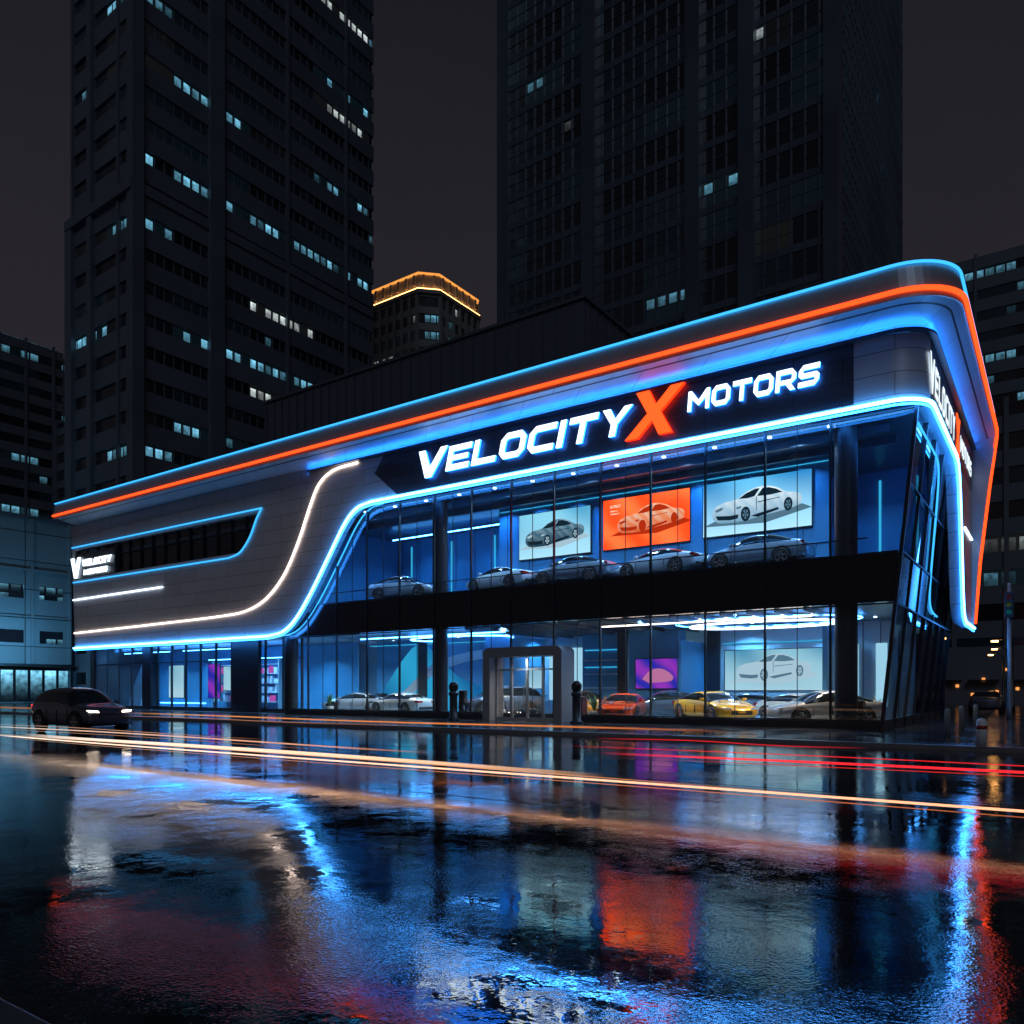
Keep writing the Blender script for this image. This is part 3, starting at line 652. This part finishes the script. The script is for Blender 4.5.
boxes('showroom_dark_panels',[(-14.9,-14.3,7.7,7.9,.15,4.9),(-10.55,-9.75,9.85,9.95,.15,4.9),(-4.3,-3.65,9.85,9.95,.15,4.9),(-28.6,-27.9,6.3,6.44,.15,4.9)],M['dark'],D)
boxes('showroom_furniture',[(-18,-17,2.6,3.4,.15,.6),(-20,-19.2,2.4,3.1,.15,.95),(-9.6,-8.9,8.3,9,.15,1.2),(-23.6,-22.6,5.4,6,.15,1.1),(-1.6,-.9,1.6,2.2,.15,1.2),(-30.8,-30.2,4.6,5.2,.15,1.4),(-13.9,-13.3,1.0,1.5,.15,1.3),(-21.1,-20.7,1.2,1.5,.15,1.6)],M['dark'],D,.05)
boxes('balcony_rail',[(-31,-.5,.34,.38,7.35,7.4)],M['frame'],D)
for (a,b_) in ((-7.9,-2.9),(-12.2,-7.4),(-16.8,-12.4),(-21.0,-17.0),(-28.6,-23.2)):
    box('display_podium',a,b_,1.1,4.2,6.35,6.85,M['black'],D,.03)
M['leaf']=pbr('indoor_leaf',(.05,.14,.05),.45)
for (x,y) in ((-18.1,1.0),(-12.6,.9),(-31.5,1.4),(-.9,3.6)):
    lathe('plant_pot',[(.22,0),(.28,.45),(.25,.46)],x,y,.15,M['portal'],D,sides=14)
    V=[];F=[]
    for q in range(26):
        a=rr_.uniform(0,6.283); l=rr_.uniform(.5,1.1); lean=rr_.uniform(.15,.65); wv=.045
        px_,py_=-math.sin(a)*wv,math.cos(a)*wv
        b=len(V)
        for (f_,wd) in ((0,.3),(.35,1),(.7,.8),(1,.05)):
            r_=lean*f_**1.4*l; hh=.58+l*(f_-.28*f_*f_*lean*2)
            V.append((x+math.cos(a)*r_+px_*wd,y+math.sin(a)*r_+py_*wd,hh)); V.append((x+math.cos(a)*r_-px_*wd,y+math.sin(a)*r_-py_*wd,hh))
        for s_ in range(3): F.append((b+2*s_,b+2*s_+1,b+2*s_+3,b+2*s_+2))
    mobj('plant_leaves',V,F,M['leaf'],D,fix=False)

# ------------------------------------------------------------------ cars
M['tyre']=pbr('tyre_rubber',(.015,.015,.016),.7)
M['rim']=pbr('wheel_rim',(.5,.5,.52),.25,.9)
M['carglass']=pbr('car_window_glass',(.01,.013,.016),.05,0,spec=.8)
M['head']=em('headlamp',(1,.82,.62),7.0)
M['tail']=em('tail_lamp',(1,.02,.01),2.5)
M['lampoff']=pbr('headlamp_off',(.6,.65,.7),.1,.3)
M['tailoff']=pbr('tail_lamp_off',(.3,.01,.01),.15)
SPORT=[(-2.25,.38,.60,.78,.79,.80),(-2.12,.26,.64,.93,.95,.90),(-1.6,.20,.68,.97,1.02,.97),(-1.05,.19,.68,.96,1.20,1.0),(-.5,.18,.66,.93,1.31,.985),(0,.18,.66,.91,1.33,.98),(.4,.18,.66,.90,1.25,.98),(.85,.18,.66,.89,1.05,.99),(1.15,.18,.66,.87,.92,1.0),(1.65,.19,.64,.78,.83,.98),(2.05,.22,.56,.66,.70,.90),(2.25,.30,.46,.54,.56,.76)]
SUV=[(-2.25,.42,.75,1.05,1.08,.86),(-2.18,.30,.80,1.12,1.38,.92),(-1.9,.26,.82,1.12,1.60,.97),(-1.3,.25,.82,1.11,1.68,1.0),(-.6,.24,.82,1.10,1.71,1.0),(0,.24,.82,1.09,1.70,1.0),(.4,.24,.82,1.08,1.62,1.0),(.85,.24,.82,1.07,1.33,1.0),(1.2,.24,.80,1.05,1.10,1.0),(1.75,.25,.78,.98,1.02,.97),(2.1,.30,.68,.88,.90,.90),(2.25,.36,.58,.72,.74,.80)]
SEDAN=[(-2.3,.38,.62,.86,.88,.82),(-2.18,.27,.68,1.0,1.02,.92),(-1.75,.22,.70,1.02,1.06,.97),(-1.25,.21,.70,1.0,1.25,1.0),(-.7,.20,.70,.98,1.42,1.0),(-.1,.20,.70,.96,1.46,1.0),(.35,.20,.70,.95,1.39,1.0),(.8,.20,.70,.94,1.16,1.0),(1.12,.20,.68,.93,.97,1.0),(1.7,.22,.66,.85,.89,.97),(2.1,.27,.58,.74,.78,.90),(2.28,.34,.5,.6,.62,.78)]
_paint={}
def paint(col):
    if col not in _paint: _paint[col]=pbr('car_paint_%d'%len(_paint),col,.22,.25,coat=1.0)
    return _paint[col]
def car(name,loc,rz,col,prof=SPORT,lights=False,W=.93,scale=1.0):
    R=empty(name,loc,rz); R.scale=(scale,)*3; n=len(prof)
    verts=[];faces=[];mi=[]
    for (x,zb,zs,zbelt,zr,ws) in prof:
        w=W*ws; cab=(zr-zbelt)>.12
        half=[(0,zb),(w*.86,zb),(w*.98,zb+.14),(w,zs),(w*.93,zbelt),((w*.93-(zr-zbelt)*.42) if cab else w*.72,zr-.035 if cab else zr-.015),(w*.35,zr),(0,zr+.005)]
        ring_=[(y,z) for (y,z) in half]+[(-y,z) for (y,z) in half[-2:0:-1]]
        verts+=[(x,y,z) for (y,z) in ring_]
    m=len(ring_)
    for i in range(n-1):
        ca=(prof[i][4]-prof[i][3]); cb=(prof[i+1][4]-prof[i+1][3])
        for k in range(m):
            faces.append((i*m+k,i*m+(k+1)%m,(i+1)*m+(k+1)%m,(i+1)*m+k))
            seg=k if k<7 else 13-k
            g=0
            if seg==4 and (ca>.12 or cb>.12) : g=1
            if seg in(5,6):
                slope=abs(prof[i+1][4]-prof[i][4])/(prof[i+1][0]-prof[i][0])
                if slope>.27 and (ca>.12 or cb>.12): g=1
            mi.append(g)
    faces.append(tuple(range(m))[::-1]); mi.append(0)
    faces.append(tuple((n-1)*m+k for k in range(m))); mi.append(0)
    o=mobj('body',verts,faces,paint(col),R,smooth=True); o.data.materials.append(M['carglass'])
    for p,g in zip(o.data.polygons,mi): p.material_index=g
    ss=o.modifiers.new('sub','SUBSURF'); ss.levels=2; ss.render_levels=2
    rr=.34 if prof is not SUV else .39
    for nm,x in (('front',1.38),('rear',-1.36)):
        for sd,s in (('left',1),('right',-1)):
            yo=s*(W+.005)
            V=[];F=[];K=24
            pr=[(rr*.55,-.22),(rr*.97,-.22),(rr,-.18),(rr,-.03),(rr*.95,.0),(rr*.68,.005),(rr*.66,-.03),(0.02,-.05)]
            for (r_,d_) in pr:
                for k in range(K):
                    a=2*math.pi*k/K; V.append((x+math.cos(a)*r_,yo+s*d_,rr+math.sin(a)*r_))
            for i in range(len(pr)-1):
                for k in range(K): F.append((i*K+k,i*K+(k+1)%K,(i+1)*K+(k+1)%K,(i+1)*K+k))
            mobj('tyre_%s_%s'%(nm,sd),V,F,M['tyre'],R,smooth=True)
            V=[];F=[]
            for q in range(5):
                a=2*math.pi*q/5+.3
                for (r_,wd) in ((.05,.05),(rr*.67,.035)):
                    for sg in (-1,1):
                        V.append((x+math.cos(a)*r_-math.sin(a)*wd*sg,yo+s*.0,rr+math.sin(a)*r_+math.cos(a)*wd*sg))
                b=q*4; F.append((b,b+1,b+3,b+2))
            b=len(V)
            for k in range(K):
                a=2*math.pi*k/K; V.append((x+math.cos(a)*rr*.70,yo+s*.008,rr+math.sin(a)*rr*.70)); V.append((x+math.cos(a)*rr*.63,yo+s*.008,rr+math.sin(a)*rr*.63))
            for k in range(K):
                k2=(k+1)%K; F.append((b+2*k,b+2*k2,b+2*k2+1,b+2*k+1))
            mobj('rim_%s_%s'%(nm,sd),V,F,M['rim'],R)
            V=[];F=[]
            for k in range(17):
                a=math.pi*k/16*1.1-.157
                V.append((x+math.cos(a)*(rr+.09),s*(W*.985+.012),rr+math.sin(a)*(rr+.09))); V.append((x+math.cos(a)*(rr-.02),s*(W*.985+.012),rr+math.sin(a)*(rr-.02)))
            for k in range(16): F.append((2*k,2*k+2,2*k+3,2*k+1))
            mobj('arch_%s_%s'%(nm,sd),V,F,M['tyre'],R)
    zf=prof[-2][3]
    for s in (1,-1):
        prism('headlamp_%s'%('left' if s>0 else 'right'),[[[(s*W*.45,zf-.10),(s*W*.82,zf-.07),(s*W*.84,zf-.01),(s*W*.5,zf-.03)]]],SD,1.95,2.20,M['head'] if lights else M['lampoff'],R)
        zt=prof[1][3]
        prism('tail_lamp_%s'%('left' if s>0 else 'right'),[[[(s*W*.35,zt-.20),(s*W*.84,zt-.20),(s*W*.86,zt-.07),(s*W*.35,zt-.10)]]],SD,-2.24,-2.0,M['tail'] if lights else M['tailoff'],R)
        boxes('mirror_%s'%('left' if s>0 else 'right'),[(.72,.86,min(s*(W-.05),s*(W+.14)),max(s*(W-.05),s*(W+.14)),prof[7][3]+.02,prof[7][3]+.14)],paint(col),R,.03)
        boxes('door_line_%s'%('left' if s>0 else 'right'),[(q,q+.015,min(s*W*.97,s*(W+.004)),max(s*W*.97,s*(W+.004)),.40,prof[5][2]+.05) for q in (-.75,.05,.85)],M['tyre'],R)
    box('grille',2.10,2.235,-W*.5,W*.5,zf-.30,zf-.14,M['tyre'],R)
    box('rear_bumper_dark',-2.262,-2.1,-W*.6,W*.6,.36,.48,M['tyre'],R)
    return R
rad=math.radians
car('sports_car',(-7.5,2.9,.15),rad(-40),(.90,.42,.02),SPORT,scale=1.08)
car('sports_car',(-4.1,4.9,.15),rad(-30),(.6,.62,.6))
car('sports_car',(-2.6,2.4,.15),rad(-140),(.45,.47,.50),SEDAN)
car('sedan_car',(-10.9,5.4,.15),rad(-150),(.05,.08,.12),SEDAN)
car('sports_car',(-12.0,2.8,.15),rad(-75),(.80,.07,.01))
car('sedan_car',(-15.2,4.4,.15),rad(-40),(.75,.28,.03),SEDAN)
car('sports_car',(-26.6,2.7,.15),rad(172),(.65,.75,.8))
car('sports_car',(-31.3,3.6,.15),rad(200),(.35,.42,.5))
car('sedan_car',(-19.8,3.2,.15),rad(-120),(.10,.14,.20),SUV)
car('sports_car',(-7.6,7.4,.15),rad(200),(.10,.20,.35))
car('sports_car',(-5.3,2.4,6.85),rad(175),(.30,.38,.46),SEDAN)
car('sports_car',(-9.8,2.4,6.85),rad(168),(.60,.68,.75))
car('sports_car',(-14.5,2.4,6.85),rad(178),(.25,.30,.36),SEDAN)
car('sports_car',(-19.0,2.4,6.85),rad(170),(.75,.8,.85))
car('sedan_car',(-26.0,2.4,6.85),rad(10),(.35,.42,.5),SEDAN)
car('moving_car',(-25.3,-16.6,0),rad(0),(.06,.07,.10),SUV,True)
car('moving_car',(-40,-18.9,0),rad(0),(.03,.03,.035),SEDAN,True)
car('parked_car',(1.6,28,.0+.12),rad(90),(.12,.12,.13),SEDAN)

# ------------------------------------------------------------------ light trails
def trail_mat(name,c1,c2,xa,xb,s,fade=3.0):
    m,N,L=newmat(name); N.remove(N['Principled BSDF'])
    g=N.new('ShaderNodeNewGeometry'); sp=N.new('ShaderNodeSeparateXYZ'); L.new(g.outputs['Position'],sp.inputs[0])
    mr=N.new('ShaderNodeMapRange'); mr.inputs['From Min'].default_value=xa; mr.inputs['From Max'].default_value=xb; L.new(sp.outputs[0],mr.inputs['Value'])
    mx=N.new('ShaderNodeMix'); mx.data_type='RGBA'; mx.inputs['A'].default_value=(*c1,1); mx.inputs['B'].default_value=(*c2,1); L.new(mr.outputs[0],mx.inputs['Factor'])
    f1=N.new('ShaderNodeMapRange'); f1.inputs['From Min'].default_value=xa; f1.inputs['From Max'].default_value=xa+fade; L.new(sp.outputs[0],f1.inputs['Value'])
    f2=N.new('ShaderNodeMapRange'); f2.inputs['From Min'].default_value=xb; f2.inputs['From Max'].default_value=xb-fade; L.new(sp.outputs[0],f2.inputs['Value'])
    fa=math_node(N,'MULTIPLY',f1.outputs[0],f2.outputs[0],L)
    e=N.new('ShaderNodeEmission'); L.new(mx.outputs['Result'],e.inputs['Color']); e.inputs['Strength'].default_value=s
    tr=N.new('ShaderNodeBsdfTransparent'); ms_=N.new('ShaderNodeMixShader')
    L.new(fa,ms_.inputs[0]); L.new(tr.outputs[0],ms_.inputs[1]); L.new(e.outputs[0],ms_.inputs[2])
    L.new(ms_.outputs[0],N['Material Output'].inputs['Surface']); return m
def trail(name,xa,xb,y,z,r,c1,c2,s,par,fade=3.0,amp=.03):
    n=60
    pts=[(xa+(xb-xa)*i/n,y+math.sin(i*.21+y)*amp,z+math.sin(i*.13+z*9)*amp*.5) for i in range(n+1)]
    tube(name,pts,r,trail_mat(name+'_mat',c1,c2,xa,xb,s,fade),par,sides=6)
HT=empty('headlight_light_trails')
trail('trail_core',-20,16,-21.7,.30,.016,(1,.78,.6),(1,.26,.06),1.6,HT)
trail('trail_bright',-18.5,0,-21.5,.36,.036,(1,.84,.72),(1,.5,.25),1.4,HT,6)
trail('trail_strand_1',-21,3,-21.6,.335,.008,(1,.7,.5),(1,.35,.1),.8,HT,7)
trail('trail_strand_2',-19,8,-21.8,.255,.006,(1,.6,.4),(1,.2,.04),.6,HT,6)
trail('trail_strand_3',-24,-4,-20.6,.45,.016,(1,.8,.65),(1,.35,.15),.9,HT,6)
trail('trail_strand_4',-24,-9,-20.4,.50,.008,(1,.7,.5),(1,.35,.15),.6,HT,6)
trail('trail_strand_5',-23,-6,-20.8,.40,.006,(1,.6,.4),(1,.35,.15),.5,HT,6)
trail('trail_amber_1',-23,0,-16.2,.75,.022,(1,.42,.15),(1,.25,.05),.7,HT,6)
trail('trail_amber_2',-23,-8,-16.4,.66,.010,(1,.45,.2),(1,.25,.05),.5,HT,6)
trail('trail_amber_3',-45,-24,-15.2,.8,.03,(1,.3,.1),(1,.3,.1),.4,HT,4)
TT=empty('tail_light_trails')
trail('trail_red_1',-.5,18,-20.7,.62,.017,(1,.02,.03),(1,.03,.05),1.3,TT,4)
trail('trail_red_2',-1.5,18,-20.2,.66,.007,(1,.02,.03),(1,.03,.05),.8,TT,3)
trail('trail_red_3',-3.0,2.6,-16.4,.55,.012,(1,.02,.03),(1,.03,.05),.6,TT,2)
trail('trail_red_4',.5,18,-20.8,.585,.006,(1,.04,.03),(1,.03,.05),.6,TT,3)

# ------------------------------------------------------------------ towers
def tower(name,x0,x1,y0,y1,z1,fh,bay,lit,wm,pier_every=4,band=.42,piers=True,z0=0,bandmat=None,pm=None,prot=.22,st=.7,seed=0,warm=.2,grp=5,scatter=.1,lo=None,hi=.92):
    R=empty(name)
    wmat=wm or window_mat(name+'_windows',fh,bay,lit,strength=st,seed=seed,warm=warm,grp=grp,lo=lo or band+.04,hi=hi,scatter=scatter)
    box('glazing',x0,x1,y0,y1,z0,z1,wmat,R)
    L_=[]
    k=0
    while k*fh<z1-.01:
        z=k*fh
        if z>=z0: L_.append((x0-prot,x1+prot,y0-prot,y1+prot,z,min(z+fh*band,z1+.3)))
        k+=1
    boxes('spandrels',L_,bandmat or M['tow1'],R)
    P=[];pp=prot+.22
    x=x0
    while x<=x1+.01:
        P.append((x-.22,x+.22,y0-pp,y0+.1,z0,z1+.5)); x+=bay*pier_every
    y=y0
    while y<=y1+.01:
        P.append((x0-pp,x0+.1,y-.22,y+.22,z0,z1+.5)); P.append((x1-.1,x1+pp,y-.22,y+.22,z0,z1+.5)); y+=bay*pier_every
    if piers: boxes('piers',P,pm or M['tow1'],R)
    return R
M['tow1']=pbr('tower_concrete',(.115,.14,.175),.5,noise=.35,nscale=.15)
M['tow2']=pbr('tower_metal',(.09,.115,.155),.35,.3,noise=.35,nscale=.1)
M['tow3']=pbr('tower_pale_stone',(.34,.33,.32),.6,noise=.2,nscale=.2)
R1=tower('office_tower',-95.8,-81.9,17.1,55,152,3.8,1.2,.13,None,pier_every=9,band=.60,seed=1,st=.75,warm=.12,grp=9)
boxes('corner_pier',[(-82.6,-81.3,16.5,17.9,0,152),(-82.2,-81.2,26.5,28.5,0,152),(-96.9,-81.5,16.3,55,59.2,60.4),(-97.0,-95.4,16.4,55,0,59.2),(-91.6,-90.6,16.4,17.3,0,152)],M['tow1'],R1)
boxes('window_mullions',[(-81.9,-81.78,y-.05,y+.05,0,152) for y in [17.1+i*1.2 for i in range(32)]],M['tow1'],R1)
R2=tower('office_tower',-58.2,-14.6,58.2,103,165,3.9,1.5,.04,None,pier_every=50,band=.22,bandmat=M['tow2'],pm=M['tow2'],prot=.10,seed=4,st=.32,warm=.05,grp=4,scatter=.4,lo=.62)
boxes('vertical_fins',[(x-.06,x+.06,57.95,58.2,0,165) for x in [-58.2+i*1.5 for i in range(30)]]+[(x-.9,x+.9,57.0,58.3,0,165) for x in (-44.8,-30.5,-24.0)]+[(-14.6,-14.35,y-.06,y+.06,0,165) for y in [58.2+i*1.5 for i in range(30)]]+[(-15.6,-14.0,57.4,59.2,0,165)]+[(-61.5,-58.2,60,100,0,118)],M['tow2'],R2)
boxes('mid_transoms',[(-58.28,-14.52,58.12,103,k*3.9+2.3,k*3.9+2.36) for k in range(42)],M['tow2'],R2)
M['gold']=em('crown_gold_light',(1,.36,.07),1.1)
R3=empty('crown_tower')
def oct_(cx,cy,a,ch): return [(cx-a+ch,cy-a),(cx+a-ch,cy-a),(cx+a,cy-a+ch),(cx+a,cy+a-ch),(cx+a-ch,cy+a),(cx-a+ch,cy+a),(cx-a,cy+a-ch),(cx-a,cy-a+ch)]
cx_,cy_=-114.3,104.3
HS=10.0
prism('shaft',[[oct_(cx_,cy_,HS,3.2)]],UP,0,87.0,window_mat('crown_tower_windows',3.6,1.8,.3,strength=.5,glass=(.03,.03,.033),seed=9,warm=.4,lo=.5),R3)
for k in range(25): prism('floor_band',[[oct_(cx_,cy_,HS+.15,3.25)]],UP,k*3.6,min(87.0,k*3.6+1.5),M['tow3'],R3)
L_=[]
for k in range(7):
    o_=-HS+3.4+k*(2*HS-6.8)/6
    L_+=[(cx_+o_-.35,cx_+o_+.35,cy_-HS-.4,cy_-HS+.2,0,87.0),(cx_+HS-.2,cx_+HS+.4,cy_+o_-.35,cy_+o_+.35,0,87.0)]
boxes('pilasters',L_,M['tow3'],R3)
prism('crown_ledge',[[oct_(cx_,cy_,HS+.6,3.4)]],UP,87.0,87.8,M['tow3'],R3)
prism('crown',[[oct_(cx_,cy_,HS-.2,3.1)]],UP,87.8,91.2,M['tow3'],R3)
P=oct_(cx_,cy_,HS+.05,3.2)
tube('crown_light_top',[(p[0],p[1],91.4) for p in P],.26,M['gold'],R3,closed=True,sides=6)
tube('crown_light_low',[(p[0],p[1],88.0) for p in oct_(cx_,cy_,HS+.35,3.3)],.10,em('crown_up_light',(1,.42,.12),10),R3,closed=True,sides=6)
L_=[]
for i in range(8):
    a=Vector(P[i]);b_=Vector(P[(i+1)%8]); nn=max(2,int((b_-a).length/2.2))
    for k in range(nn):
        q=a.lerp(b_,(k+.5)/nn); L_.append((q.x-.25,q.x+.25,q.y-.25,q.y+.25,88.8,91.1))
boxes('crown_posts',L_,M['tow3'],R3)
tower('office_block',-200,-169.8,5,50,74,3.6,1.8,.3,None,pier_every=3,seed=12,st=.45,band=.5,warm=.1)
tower('apartment_block',-150,-128,40,70,52,3.3,1.8,.1,None,pier_every=4,seed=15,st=.3)
tower('office_block',-7-14,14,120,150,74,3.6,1.5,.22,None,pier_every=5,seed=21,st=.35,warm=.05,band=.55)
tower('brick_block',-13.5,12,66,100,32,3.6,1.6,.05,None,pier_every=3,seed=25,st=.25,warm=.3,band=.5)
tower('office_block',-260,-225,60,110,95,3.6,1.8,.15,None,seed=31,st=.3)
M['lowwall']=panel_mat('low_building_panels',(.22,.30,.34),w=6,h=3.4,metal=0,rough=.6,gap=.05,offs=0,var=.10)
R=empty('low_commercial_building')
box('walls',-125,-95,-2,16.2,0,22.0,M['lowwall'],R)
boxes('parapet',[(-125.2,-94.8,-2.2,16.4,22.0,22.4)],M['tow1'],R)
boxes('wall_pilasters',[(-95,-94.7,y-.15,y+.15,4.8,22) for y in (-1.5,2.9,7.3,11.7,16.0)]+[(-95,-94.75,-2,16.2,z,z+.25) for z in (10.2,15.8)],M['lowwall'],R)
boxes('shopfront',[(-95,-94.9,-1,15.8,.3,4.2)],window_mat('shopfront_windows',4.4,1.6,.9,strength=1.4,seed=3,lo=.05,hi=.9,warm=.0),R)
boxes('shop_canopy',[(-94.95,-93.6,-1.5,16,4.4,4.7)],M['dark'],R)
boxes('wall_windows',[(-95,-94.9,y,y+2.6,z,z+1.5) for y in (-.6,3.8,8.2,12.6) for z in (7.2,12.5)],window_mat('low_windows',1.3,1.3,.6,strength=.8,seed=6,lo=.02,hi=.98,warm=0),R)
area('facade_floodlight',(-87.5,8,6.0),.8,650,(.18,.58,1),R,rot=(0,rad(105),0))

# ------------------------------------------------------------------ street furniture
def bollard(loc,h=1.9,r=.2):
    R=empty('bollard',loc)
    lathe('post',[(r*1.5,0),(r*1.5,.08),(r,.14),(r*.95,h*.62),(r*1.25,h*.66),(r*1.25,h*.72),(r*.8,h*.75)],0,0,0,M['dark'],R)
    lathe('lamp_head',[(r*.8,h*.75),(r*1.15,h*.80),(r*1.2,h*.9),(r*.8,h*.98),(r*.2,h)],0,0,0,M['black'],R)
bollard((-18.9,-1.9,.12)); bollard((-12.1,-1.6,.12))
R=empty('bollard',(3.75,-7.4,.12))
lathe('post',[(.13,0),(.13,.62),(.10,.70),(.03,.73)],0,0,0,pbr('pale_bollard',(.75,.75,.75),.4),R)
lathe('band',[(.134,.44),(.134,.54)],0,0,0,M['tailoff'],R)
for x,y in ((2.5,-3.0),(2.5,1.5),(2.6,6.0)):
    R=empty('bollard',(x,y,.12)); lathe('post',[(.09,0),(.09,.8),(.07,.88),(.02,.9)],0,0,0,M['portal'],R)

def street_lamp(loc,h,arm,col=(1,.55,.2),rz=0):
    R=empty('street_lamp',loc,rz)
    lathe('pole',[(.16,0),(.16,.5),(.10,.6),(.06,h)],0,0,0,M['frame'],R,sides=12)
    tube('arm',[(0,0,h-.1),(arm*.4,0,h+.25),(arm,0,h+.3)],.05,M['frame'],R)
    boxes('lamp_head',[(min(arm,arm*1.5)-.05,max(arm,arm*1.5)+.05,-.15,.15,h+.22,h+.34)],M['frame'],R,.03)
    boxes('lamp_lens',[(min(arm,arm*1.5),max(arm,arm*1.5),-.14,.14,h+.12,h+.219)],em('street_lamp_glow',col,14.0),R)
    return R
street_lamp((-62.5,-6.8,.12),8.0,.8,(.5,.75,1),rz=rad(-90))
street_lamp((2.9,30,.12),4.6,-.8,(1,.45,.12))
street_lamp((2.2,42,.12),4.6,-.8,(1,.45,.12))
street_lamp((1.2,54,.12),4.6,-.8,(1,.45,.12))
R=empty('traffic_sign',(-63.5,-7.0,.12))
lathe('pole',[(.06,0),(.05,5.2)],0,0,0,M['frame'],R,sides=10)
box('panel',-.9,.9,-.06,-.02,4.0,4.9,pbr('sign_blue',(.02,.10,.4),.4),R,.02)
box('panel_mark',-.6,.6,-.075,-.062,4.35,4.5,pbr('sign_white',(.7,.7,.7),.4),R)
R=empty('traffic_signal',(3.35,16,.12))
lathe('pole',[(.14,0),(.11,.5),(.09,7.0)],0,0,0,M['portal'],R,sides=12)
boxes('head',[(-.22,.22,-.45,-.12,5.2,6.5)],M['dark'],R,.04)
boxes('visors',[(-.17,.17,-.62,-.45,z,z+.03) for z in (5.60,5.98,6.36)],M['dark'],R)
for i,(c_) in enumerate(((.4,.01,.01),(.4,.2,.01),(.02,.3,.1))):
    prism('lens_%d'%i,[[circ(0,6.24-i*.38,.12,16)]],FR,-.465,-.451,pbr('lens_%d'%i,c_,.2),R)
R=empty('distant_shopfront')
box('wall',-13.4,9,64.0,65.6,0,6.2,M['tow1'],R)
boxes('lit_windows',[(x,x+.3,63.9,63.99,1.0+zz_,1.3+zz_) for (x,zz_) in ((-5,.2),(-3.6,.9),(-2.2,0),(-1.2,1.6),(0,.3),(.9,2.6),(1.8,.6),(3,1.1))],em('warm_shop_light',(1,.34,.08),1.3),R)
boxes('awnings',[(-6,-3,63.0,63.9,2.6,2.7),(-2.4,.4,63.0,63.9,2.6,2.7),(1,4,63.0,63.9,2.6,2.7)],M['dark'],R)

print('OBJECTS',len(bpy.data.objects))
